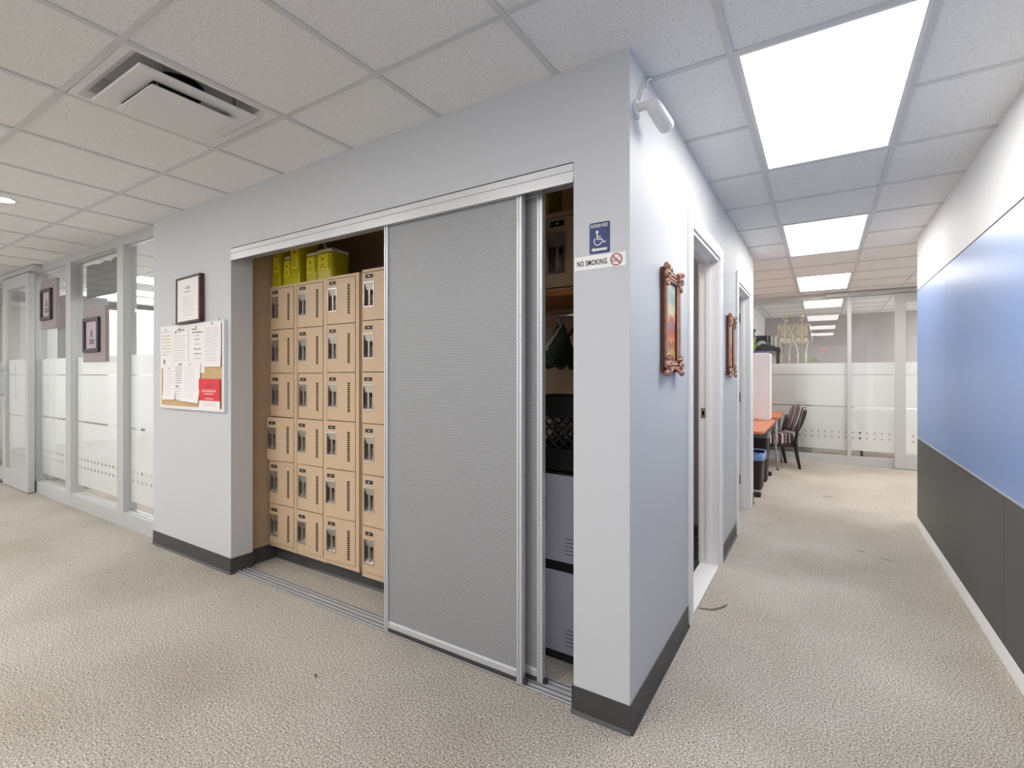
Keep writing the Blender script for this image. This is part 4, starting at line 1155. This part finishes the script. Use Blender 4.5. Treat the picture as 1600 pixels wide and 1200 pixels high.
b = MB(); b.box(-7.32, -6.95, 2.05, 2.4, 0, .34, bev=.006); obj('box_body', b, M['cab'], t); b = MB(); b.box(-7.33, -6.94, 2.04, 2.41, .34, .37, bev=.004); obj('lid', b, M['white_lam'], t)

# far partition
w2 = empty_struct('window_2', (0, VF, 0))
b = MB()
for (a, c) in ((.308, .356), (-1.4, -1.35), (-3.3, -3.2)): b.box(a, c, VF, VF + .08, 0, CZ + .04, bev=.002)
b.box(-3.3, 3.4, VF + .001, VF + .079, 2.375, CZ + .038, bev=.002); b.box(-3.3, .85, VF + .002, VF + .078, .03, .115, bev=.002); b.box(-3.3, .85, VF - .012, VF + .078, 0, .03, bev=.002)
b.box(2.0, 2.1, VF, VF + .08, 0, CZ)
obj('window_frame', b, M['alu_paint'], w2)
for (a, c) in ((-1.36, .315), (.35, .98), (-3.25, -1.39), (2.0, 3.4)):
    g = MB(); g.box(a, c, VF + .034, VF + .046, .10, 2.38); obj('pane', g, M['glass'], w2)
    g = MB(); g.quad([(a, VF + .048, .20), (c, VF + .048, .20), (c, VF + .048, 1.446), (a, VF + .048, 1.446)]); obj('frosted_film', g, M['frost'], w2, org=(0, 0, 0))
d4 = empty_struct('door_4', (1.4, VF - .05, 0))
b = MB()
b.box(.838, .955, VF - .062, VF - .012, .008, 2.375, bev=.002); b.box(1.85, 1.95, VF - .062, VF - .012, .008, 2.375, bev=.002); b.box(.955, 1.85, VF - .062, VF - .012, .008, .205, bev=.002); b.box(.955, 1.85, VF - .062, VF - .012, 2.25, 2.375, bev=.002)
obj('door_frame', b, M['alu_paint'], d4)
b = MB(); b.box(.045, 3.4, VF - .075, VF, 2.385, CZ - .001, bev=.003); obj('door_track', b, M['alu_paint'], d4)
g = MB(); g.box(.95, 1.855, VF - .042, VF - .032, .20, 2.255); obj('pane', g, M['glass'], d4)
g = MB(); g.quad([(.955, VF - .030, .215), (1.85, VF - .030, .215), (1.85, VF - .030, 1.446), (.955, VF - .030, 1.446)]); obj('frosted_film', g, M['frost'], d4, org=(0, 0, 0))

# ------------------------------------------------------------------ desk area at the end of the corridor
def desk(name, u0, u1, v0, v1, z, label, curved):
    t = thing(name, label, 'desk', ((u0 + u1) / 2, (v0 + v1) / 2, 0), 'cherry topped desks')
    r = .06
    pts = [(u0, v0), (u1 - r, v0)] + [(u1 - r + r * math.sin(R(a)), v0 + r - r * math.cos(R(a))) for a in (22, 45, 68)] + [(u1, v0 + r), (u1, v1 - r), (u1 - r, v1), (u0, v1)]
    b = MB(); b.prism(pts, z - .028, z, 'z', bev=.003); obj('desk_top', b, M['orange_wood'], t)
    b = MB(); b.box(u0 + .05, u1 - .25, (v0 + v1) / 2 - .01, (v0 + v1) / 2 + .01, z - .32, z - .03); obj('modesty_panel', b, M['silver'], t)
    for vv in (v0 + .16, v1 - .16):
        for uu in (u0 + .30, u1 - .02):
            b = MB()
            if curved:
                b.tube([(uu - .03, vv, z - .03), (uu - .03, vv, .42), (uu - .035, vv, .38), (uu - .03, vv, .30), (uu - .02, vv, .18), (uu - .01, vv, .06), (uu - .008, vv, .012)], [.016, .016, .015, .014, .013, .013, .013], 10)
            else:
                b.box(uu - .34, uu - .28, vv - .02, vv + .02, .05, z - .03, bev=.005)
            lg = obj('leg', b, M['silver'], t)
            f = MB()
            if curved: f.lathe([(.016, 0.001), (.018, .010), (.014, .016)], (uu - .008, vv, 0), 14)
            else: f.box(uu - .60, uu - .02, vv - .03, vv + .03, .001, .05, bev=.008)
            obj('foot', f, M['bin'], lg)
    return t
desk('office_table', -2.0, -.495, 5.56, 7.15, .70, 'nearer cherry topped desk beyond the second doorway, above the waste bins', False)
desk('office_table', -2.0, -.47, 7.30, 8.36, .722, 'farther cherry topped desk against the far glass, by the striped chair', True)
t = thing('desktop_hutch', 'tall white rounded desktop cabinet standing on the nearer cherry desk', 'cabinet', (-.9, 7.0, .70))
b = MB(); b.prism(rrect(-1.6, -.545, .701, 1.552, .03), 6.93, 7.13, 'y', bev=.004); obj('cabinet_body', b, M['white_lam'], t)
for (a, c) in ((-1.59, -1.13), (-1.12, -.632)):
    b = MB(); b.prism(rrect(a, c, .72, 1.545, .02), 6.918, 6.93, 'y', bev=.003); obj('cabinet_door', b, M['white_lam'], t)
# bins
def bin_(u, v, w, d, h, label, lid, bag):
    t = thing('waste_bin', label, 'bin', (u, v, 0), 'dark waste bins under the desk')
    b = MB()
    k = .86
    pb = rrect(u - w / 2 * k, u + w / 2 * k, v - d / 2 * k, v + d / 2 * k, .03, 3); pt = rrect(u - w / 2, u + w / 2, v - d / 2, v + d / 2, .03, 3)
    A = [b.bm.verts.new((*p, .002)) for p in pb]; B = [b.bm.verts.new((*p, h)) for p in pt]
    n = len(A)
    b.bm.faces.new(list(reversed(A)))
    for q in range(n): b.bm.faces.new((A[q], A[(q + 1) % n], B[(q + 1) % n], B[q]))
    C = [b.bm.verts.new((u + (p[0] - u) * .94, v + (p[1] - v) * .94, h)) for p in pt]; D = [b.bm.verts.new((u + (p[0] - u) * .92, v + (p[1] - v) * .92, h * .6)) for p in pt]
    for q in range(n):
        b.bm.faces.new((B[q], B[(q + 1) % n], C[(q + 1) % n], C[q])); b.bm.faces.new((C[q], C[(q + 1) % n], D[(q + 1) % n], D[q]))
    b.bm.faces.new(D)
    obj('bin_body', b, M['bin'], t)
    if lid:
        l = MB(); l.prism(rrect(u - w / 2 - .012, u + w / 2 + .012, v - d / 2 - .012, v + d / 2 + .012, .03, 3), h - .02, h + .06, 'z', bev=.006); obj('lid', l, M['lid'], t)
    if bag:
        l = MB(); rd = random.Random(2)
        rings = []
        for (s, z) in ((1.05, h - .075), (1.08, h - .04), (1.06, h + .008), (.99, h + .012), (.90, h - .04)):
            rings.append([l.bm.verts.new((u + (p[0] - u) * (s + rd.uniform(-.02, .03)), v + (p[1] - v) * (s + rd.uniform(-.02, .03)), z + rd.uniform(-.012, .012))) for p in pt])
        for a in range(len(rings) - 1):
            for q in range(n):
                f = l.bm.faces.new((rings[a][q], rings[a][(q + 1) % n], rings[a + 1][(q + 1) % n], rings[a + 1][q])); f.smooth = True
        obj('bin_liner', l, M['bag'], t)
bin_(-.682, 6.20, .27, .36, .40, 'dark waste bin with a blue liner under the nearer desk', False, True)
bin_(-.672, 6.66, .27, .30, .545, 'taller dark bin with a grey lid behind the blue-lined bin', True, False)

# striped chair, facing the far desk (-x), back towards +x
t = thing('side_chair', 'striped upholstered chair with dark wooden legs beside far glass', 'chair', (-.55, 7.84, 0))
vc = 7.84
b = MB()
sec = []
for k in range(9):
    s = k / 8
    z = .50 + .36 * s; x = -.40 + .115 * s + .02 * math.sin(PI * s)
    hw = .225 if s < .75 else .225 * math.sqrt(max(0.05, 1 - ((s - .75) / .27) ** 2))
    sec.append((x, z, hw))
th = .045
fr, bk = [], []
for (x, z, hw) in sec:
    fr.append([b.bm.verts.new((x - th / 2 - .012 * math.cos(q * PI / 2), vc + q * hw, z)) for q in (-1, -.5, 0, .5, 1)])
    bk.append([b.bm.verts.new((x + th / 2, vc + q * hw, z)) for q in (-1, -.5, 0, .5, 1)])
for a in range(8):
    for q in range(4):
        b.bm.faces.new((fr[a][q], fr[a][q + 1], fr[a + 1][q + 1], fr[a + 1][q])).smooth = True
        b.bm.faces.new((bk[a][q + 1], bk[a][q], bk[a + 1][q], bk[a + 1][q + 1])).smooth = True
    b.bm.faces.new((fr[a][0], fr[a + 1][0], bk[a + 1][0], bk[a][0])); b.bm.faces.new((fr[a + 1][4], fr[a][4], bk[a][4], bk[a + 1][4]))
for q in range(4):
    b.bm.faces.new((fr[0][q + 1], fr[0][q], bk[0][q], bk[0][q + 1])); b.bm.faces.new((fr[8][q], fr[8][q + 1], bk[8][q + 1], bk[8][q]))
obj('backrest', b, M['stripe'], t, org=(-.4, vc, .5))
b = MB(); b.box(-.86, -.40, vc - .23, vc + .23, .33, .475, bev=.025, seg=3); obj('seat', b, M['stripe_seat'], t, org=(-.6, vc, .4))
b = MB(); b.box(-.86, -.41, vc - .225, vc + .225, .29, .33, bev=.004); obj('seat_frame', b, M['chair_wood'], t)
for s in (-1, 1):
    b = MB(); b.tube([(-.36, vc + s * .235, .86 if False else .70), (-.405, vc + s * .235, .50), (-.425, vc + s * .235, .36), (-.41, vc + s * .235, .20), (-.37, vc + s * .235, .001)], [.016, .022, .026, .024, .018], 8); obj('leg', b, M['chair_wood'], t)
    b = MB(); b.tube([(-.84, vc + s * .21, .33), (-.85, vc + s * .21, .001)], [.024, .016], 8); obj('leg', b, M['chair_wood'], t)

t.rotation_euler = (0, 0, R(24)); t.location.x += .04
# ------------------------------------------------------------------ behind the far glass: cabinet, skeletons, plant, odds and ends
t = thing('low_cabinet', 'grey-green cabinet behind the far frosted glass, under the skeletons', 'cabinet', (-.55, 8.85, 0))
b = MB(); b.box(-.985, -.115, VF + .12, 9.10, 0, 1.36, bev=.004); obj('cabinet_body', b, M['cab'], t)
for (a, c) in ((-.975, -.555), (-.545, -.125)):
    b = MB(); b.box(a, c, VF + .105, VF + .12, .06, 1.33, bev=.002); obj('cabinet_door', b, M['cab'], t)

def skeleton(x, y, z, rot, label, pose):
    t = thing('model_skeleton', label, 'skeleton', (x, y, z), 'small model skeletons')
    H = .85
    parts = {}
    def P(a, b_, c): return (a * H, b_ * H, c * H)
    def T(mb, pts, r): mb.tube([P(*p) for p in pts], [q * H for q in r] if isinstance(r, (list, tuple)) else r * H, 8)
    Mx = Matrix.Translation((x, y, z)) @ Matrix.Rotation(R(rot), 4, 'Z')
    # faces -y
    s = MB()
    s.ball(P(0, .004, .948), .052 * H, .80, 1.02, .98, 14); s.ball(P(0, -.030, .912), .030 * H, .95, .8, 1.0, 10)
    s.prism([(-.024 * H, .900 * H), (-.018 * H, .876 * H), (.018 * H, .876 * H), (.024 * H, .900 * H)], -.056 * H, -.020 * H, 'y')
    for k in (-1, 1): s.ball(P(k * .020, -.048, .930), .0125 * H, 1, .6, 1, 8, mi=1)
    s.ball(P(0, -.052, .910), .007 * H, 1, .6, 1.3, 8, mi=1)
    for k in range(5): s.box((-.016 + k * .008 - .003) * H, (-.016 + k * .008 + .003) * H, -.058 * H, -.052 * H, .887 * H, .897 * H)
    s.xf(Mx); obj('skull', s, [M['bone'], M['socket']], t)
    r = MB()
    T(r, [(0, .012, .885), (0, .022, .82), (0, .040, .74), (0, .034, .66), (0, .012, .58), (0, .022, .52)], [.010, .011, .012, .014, .017, .016])
    for k in range(16):
        zz = .86 - k * .0205; r.ball(P(0, .014 + .026 * math.sin(PI * k / 15), zz), .015 * H, 1.1, .9, .5, 8)
    obj_sp = r; r.xf(Mx); obj('spine', r, M['bone'], t)
    r = MB()
    for k in range(9):
        zz = .815 - k * .0215; wd = .060 + .034 * math.sin(PI * (k + 1) / 11); dp = .045 + .020 * math.sin(PI * (k + 1) / 10)
        for q in (-1, 1):
            pts = []
            for a in range(0, 9):
                an = R(90 - a * 20.5)
                pts.append((q * wd * math.cos(an), .036 - dp * (1 - math.sin(an)) * .92, zz - a * .0058))
            T(r, pts, .0052)
    T(r, [(0, -.062, .795), (0, -.078, .74), (0, -.080, .69)], [.012, .010, .007])
    for q in (-1, 1):
        T(r, [(0, -.060, .80), (q * .05, -.045, .815), (q * .112, .0, .815)], .0062)
        r.prism([(q * .045 * H, .80 * H), (q * .105 * H, .815 * H), (q * .060 * H, .700 * H)], .050 * H, .056 * H, 'y')
    r.xf(Mx); obj('rib_cage', r, M['bone'], t)
    r = MB()
    for q in (-1, 1):
        r.ball(P(q * .055, .010, .535), .042 * H, .95, .45, 1.05, 10, M=Matrix.Rotation(R(q * 28), 3, 'Y'))
        T(r, [(q * .060, .0, .50), (q * .045, -.02, .475), (q * .010, -.03, .482)], .010)
    r.ball(P(0, .022, .515), .026 * H, 1, .6, 1.3, 8); r.xf(Mx); obj('pelvis', r, M['bone'], t)
    for q, (el, wr, hd) in ((-1, pose[0]), (1, pose[1])):
        r = MB()
        sh = (q * .120, .005, .805)
        r.ball(P(*sh), .017 * H, seg=8); T(r, [sh, tuple((Vector(sh) + Vector(el)) / 2), el], [.012, .008, .011])
        r.ball(P(*el), .012 * H, seg=8)
        o_ = Vector((.007, .004, 0))
        T(r, [tuple(Vector(el) + o_), tuple(Vector(wr) + o_)], .0055); T(r, [tuple(Vector(el) - o_), tuple(Vector(wr) - o_)], .0055)
        r.ball(P(*wr), .011 * H, 1, .7, 1, 8)
        dv = (Vector(hd) - Vector(wr)); sd = Vector((0, 1, 0)) if abs(dv.z) > abs(dv.x) else Vector((0, 1, 0))
        for k in range(5):
            off = sd * (k - 2) * .009
            T(r, [wr, tuple(Vector(wr) + dv * .45 + off), tuple(Vector(wr) + dv * (1.0 - .08 * abs(k - 2) - (.25 if k == 4 else 0)) + off * 1.3)], .0038)
        r.xf(Mx); obj('arm', r, M['bone'], t)
    for q in (-1, 1):
        r = MB()
        kn = (q * .062, -.008, .275); an = (q * .058, .012, .045)
        r.ball(P(q * .085, 0, .505), .018 * H, seg=8)
        T(r, [(q * .078, .0, .51), (q * .098, .002, .495), (q * .082, -.004, .40), tuple(kn)], [.012, .012, .0095, .013])
        r.ball(P(*kn), .019 * H, 1.1, 1, .9, 8); r.ball(P(kn[0], kn[1] - .016, kn[2]), .010 * H, seg=8)
        T(r, [kn, (q * .060, .002, .16), an], [.013, .009, .010]); T(r, [(q * .080, .010, .262), (q * .072, .014, .05)], .005)
        T(r, [an, (q * .060, .03, .015)], .011)
        for k in range(5): T(r, [(an[0], an[1], .035), (an[0] + (k - 2) * .008, -.045, .022), (an[0] + (k - 2) * .012, -.088 + .004 * abs(k - 1), .008)], .0052)
        r.xf(Mx); obj('leg', r, M['bone'], t)
    r = MB(); T(r, [(0, .075, .0), (0, .07, .50), (0, .035, .52)], .006); r.box(-.10 * H, .10 * H, -.02 * H, .13 * H, 0.0, .012 * H); r.xf(Mx); obj('stand', r, M['steel'], t)
hang = (((-.140, .01, .640), (-.138, -.02, .515), (-.135, -.03, .43)), ((.140, .01, .640), (.138, -.02, .515), (.135, -.03, .43)))
wave = (((-.135, .0, .640), (-.175, -.03, .53), (-.235, -.05, .46)), hang[1])
out2 = (((-.145, .01, .645), (-.150, .0, .52), (-.148, -.01, .43)), ((.150, .01, .640), (.165, -.02, .50), (.130, -.04, .44)))
skeleton(-.483, 8.82, 1.36, 28, 'left model skeleton turned sideways, one hand held out, behind glass', wave)
skeleton(-.262, 8.82, 1.36, 2, 'right model skeleton facing front, behind glass beside the plant', out2)
# plant
t = thing('potted_plant', 'bright green leafy plant in a pot behind the far glass', 'plant', (-.17, 8.95, 1.36))
b = MB(); b.lathe([(.030, 0), (.040, .06), (.043, .064), (.036, .064), (.034, .05)], (-.165, 8.98, 1.3605), 20); obj('pot', b, M['pot'], t)
b = MB(); st_ = MB(); rd = random.Random(11)
for k in range(16):
    a = rd.uniform(0, 2 * PI); ln = rd.uniform(.05, .09); h_ = rd.uniform(.06, .19)
    base = Vector((-.165, 8.98, 1.42)); tip0 = base + Vector((math.cos(a) * .06, math.sin(a) * .035, h_ * .75))
    st_.tube([tuple(base - Vector((0, 0, .01))), tuple((base + tip0) / 2 + Vector((0, 0, .012))), tuple(tip0)], .002, 6)
    d = Vector((math.cos(a), math.sin(a) * .7, rd.uniform(-.3, .4))).normalized(); sd = d.cross(Vector((0, 0, 1))).normalized(); up_ = sd.cross(d)
    pr = [(0, .006), (.25, .022), (.5, .028), (.75, .018), (1, .001)]
    L1 = [b.bm.verts.new(tip0 + d * ln * s - up_ * s * s * .02 + sd * w_ - up_ * .004) for s, w_ in pr]; L0 = [b.bm.verts.new(tip0 + d * ln * s - up_ * s * s * .02) for s, w_ in pr]; L2 = [b.bm.verts.new(tip0 + d * ln * s - up_ * s * s * .02 - sd * w_ - up_ * .004) for s, w_ in pr]
    for q in range(4):
        for (A, B) in ((L1, L0), (L0, L2)):
            f = b.bm.faces.new((A[q], A[q + 1], B[q + 1], B[q])); f.smooth = True
obj('foliage', b, M['leaf'], t); obj('stem', st_, M['leaf'], t)
# boxes, books and bits on the cabinet's left end
t = thing('binder_box', 'violet upright binder box left of the skeletons behind glass', 'binder', (-.83, 8.72, 1.36))
b = MB(); b.box(-.975, -.675, 8.66, 8.76, 1.3605, 1.652, bev=.003); obj('binder_body', b, M['purple'], t)
b = MB(); b.lathe([(.012, 0), (.012, .003)], (0, 0, 0), 14, M=Matrix.Rotation(R(90), 3, 'X')); b.xf(Matrix.Translation((-.72, 8.661, 1.42))); obj('finger_ring', b, M['steel'], t)
b = MB(); b.box(-.93, -.612, 8.775, 8.86, 1.3605, 1.648, bev=.003)
tag(obj('document_box', b, M['cream']), 'cream document box directly behind the violet binder', 'box')
b = MB(); pr = [(-.86, 1.665), (-.86, 1.72), (-.80, 1.770), (-.70, 1.745), (-.60, 1.71), (-.545, 1.69), (-.550, 1.655), (-.565, 1.57), (-.60, 1.565), (-.606, 1.640), (-.612, 1.656)]
b.prism(pr, 8.69, 8.80, 'y', bev=.008); tag(obj('padded_splint', b, M['charcoal']), 'black padded splint lying over the binder and document box', 'splint')
def book(x0, x1, z0, z1, y, mt, label, nm='book'):
    t = thing(nm, label, 'book', ((x0 + x1) / 2, y, z0), 'books on the cabinet behind the far glass')
    b = MB(); b.box(x0, x1, y, y + .20, z0, z1, bev=.002); obj('cover', b, mt, t)
    b = MB(); b.box(x0 + .003, x1 - .003, y + .004, y + .203, z0 + .003, z1 - .004 + .006); obj('page_block', b, M['paper'], t)
b = MB(); b.box(-.985, -.58, 8.88, 9.10, 1.3605, 1.70, bev=.004); tag(obj('storage_crate', b, M['charcoal']), 'dark storage crate under the books behind the far glass', 'crate')
book(-.93, -.72, 1.7005, 1.915, 8.98, M['charcoal'], 'wide dark binder standing left of the white books')
book(-.685, -.66, 1.7005, 1.89, 8.89, M['white_lam'], 'left of two thin white books behind the far glass')
book(-.645, -.622, 1.7005, 1.885, 8.89, M['white_lam'], 'right of two thin white books behind the far glass')
t = thing('water_bottle', 'slim teal bottle in front of the dark binder', 'bottle', (-.74, 8.84, 1.70))
b = MB(); b.lathe([(.022, 0), (.024, .01), (.024, .12), (.012, .15)], (-.735, 8.865, 1.649), 16); obj('bottle_body', b, M['teal'], t)
b = MB(); b.tube([(-.735, 8.865, 1.799), (-.735, 8.865, 1.94), (-.745, 8.865, 1.955), (-.77, 8.865, 1.955), (-.785, 8.865, 1.94)], .006, 8); obj('straw', b, M['jar_white'], t)
b = MB(); b.ball((-.825, 8.927, 1.764), .075, 1.05, .6, .85, 18); tag(obj('white_dome', b, M['off_white']), 'white rounded dome behind the black padded splint', 'dome')
t = thing('plush_toy', 'yellow-green tufted toy at the left end of the shelf items', 'toy', (-.92, 8.70, 1.652))
b = MB(); b.ball((-.925, 8.71, 1.715), .058, .8, .8, 1.1, 14); b.ball((-.92, 8.70, 1.80), .036, .9, .9, 1.1, 12); obj('toy_body', b, M['leaf'], t)
b = MB()
for k in range(10): 
    a = R(k * 36); b.tube([(-.92 + .02 * math.cos(a), 8.70 + .02 * math.sin(a), 1.825), (-.92 + .045 * math.cos(a), 8.70 + .045 * math.sin(a), 1.86 + .01 * (k % 3))], [.008, .002], 6)
obj('tuft', b, M['hilite'], t)
b = MB(); b.tube([(-.935, 8.80, 1.649), (-.935, 8.80, 1.95), (-.925, 8.80, 1.985), (-.905, 8.80, 2.0)], [.02, .016, .018, .022], 10); tag(obj('desk_lamp', b, M['charcoal']), 'slim dark upright stand at the far left above the violet binder', 'stand')
# meeting table glimpsed below the film
t = thing('meeting_table', 'dark legged table standing beyond the far frosted glass', 'table', (1.0, 9.6, 0))
b = MB(); b.box(.45, 2.2, 9.2, 10.1, .71, .74, bev=.003); obj('table_top', b, M['white_lam'], t)
for (a, c) in ((.52, 9.27), (2.12, 9.27), (.52, 10.02), (2.12, 10.02)):
    b = MB(); b.tube([(a, c, .001), (a, c, .71)], .02, 8); obj('leg', b, M['bin'], t)
    
# wall notice and exit sign of the lobby behind the viewer (shows in the far glass)
t = thing('exit_sign', 'lit red exit sign hanging over the lobby, mirrored in far glass', 'sign', (.1, -1.9, 2.2))
b = MB(); b.box(-.03, .21, -1.96, -1.92, 2.03, 2.19, bev=.004); obj('sign_case', b, M['off_white'], t)
b = MB(); b.box(-.018, .198, -1.921, -1.917, 2.045, 2.175); obj('lit_face', b, M['exit'], t)
tb = text_bm('EXIT', .085, .002, .165, .0006)
bmesh.ops.transform(tb, matrix=Matrix.Translation((.09, -1.916, 2.11)) @ Matrix.Rotation(R(180), 4, 'Z') @ Matrix.Rotation(R(90), 4, 'X'), verts=tb.verts); obj('lettering', tb, M['white_mark'], t)
b = MB(); b.tube([(.09, -1.94, 2.19), (.09, -1.94, 2.446)], .008, 8); obj('hanger_stem', b, M['off_white'], t)

# ------------------------------------------------------------------ world, camera, view
w = bpy.data.worlds.new('daylight'); SC.world = w; w.use_nodes = True
bg = w.node_tree.nodes['Background']; bg.inputs['Color'].default_value = (0.94, 0.97, 1.0, 1); bg.inputs['Strength'].default_value = 1.0
cam = bpy.data.cameras.new('camera'); co = bpy.data.objects.new('camera', cam); COL.objects.link(co)
co.location = (0, 0, 1.28); co.rotation_euler = (R(90), 0, R(32.219))
cam.sensor_fit = 'HORIZONTAL'; cam.sensor_width = 36.0; cam.lens = 768.0 / 1600 * 36.0
cam.shift_y = -15.0 / 1600; cam.clip_start = .02; cam.clip_end = 100
SC.camera = co
SC.view_settings.view_transform = 'Standard'; SC.view_settings.look = 'None'; SC.view_settings.gamma = 1.0; SC.view_settings.use_curve_mapping = False
SC.view_settings.exposure = 0.5
cy = SC.cycles
cy.use_denoising = True
cy.max_bounces = 14; cy.diffuse_bounces = 8; cy.glossy_bounces = 6; cy.transparent_max_bounces = 16; cy.transmission_bounces = 8
cy.caustics_reflective = False; cy.caustics_refractive = False
cy.sample_clamp_indirect = 8.0
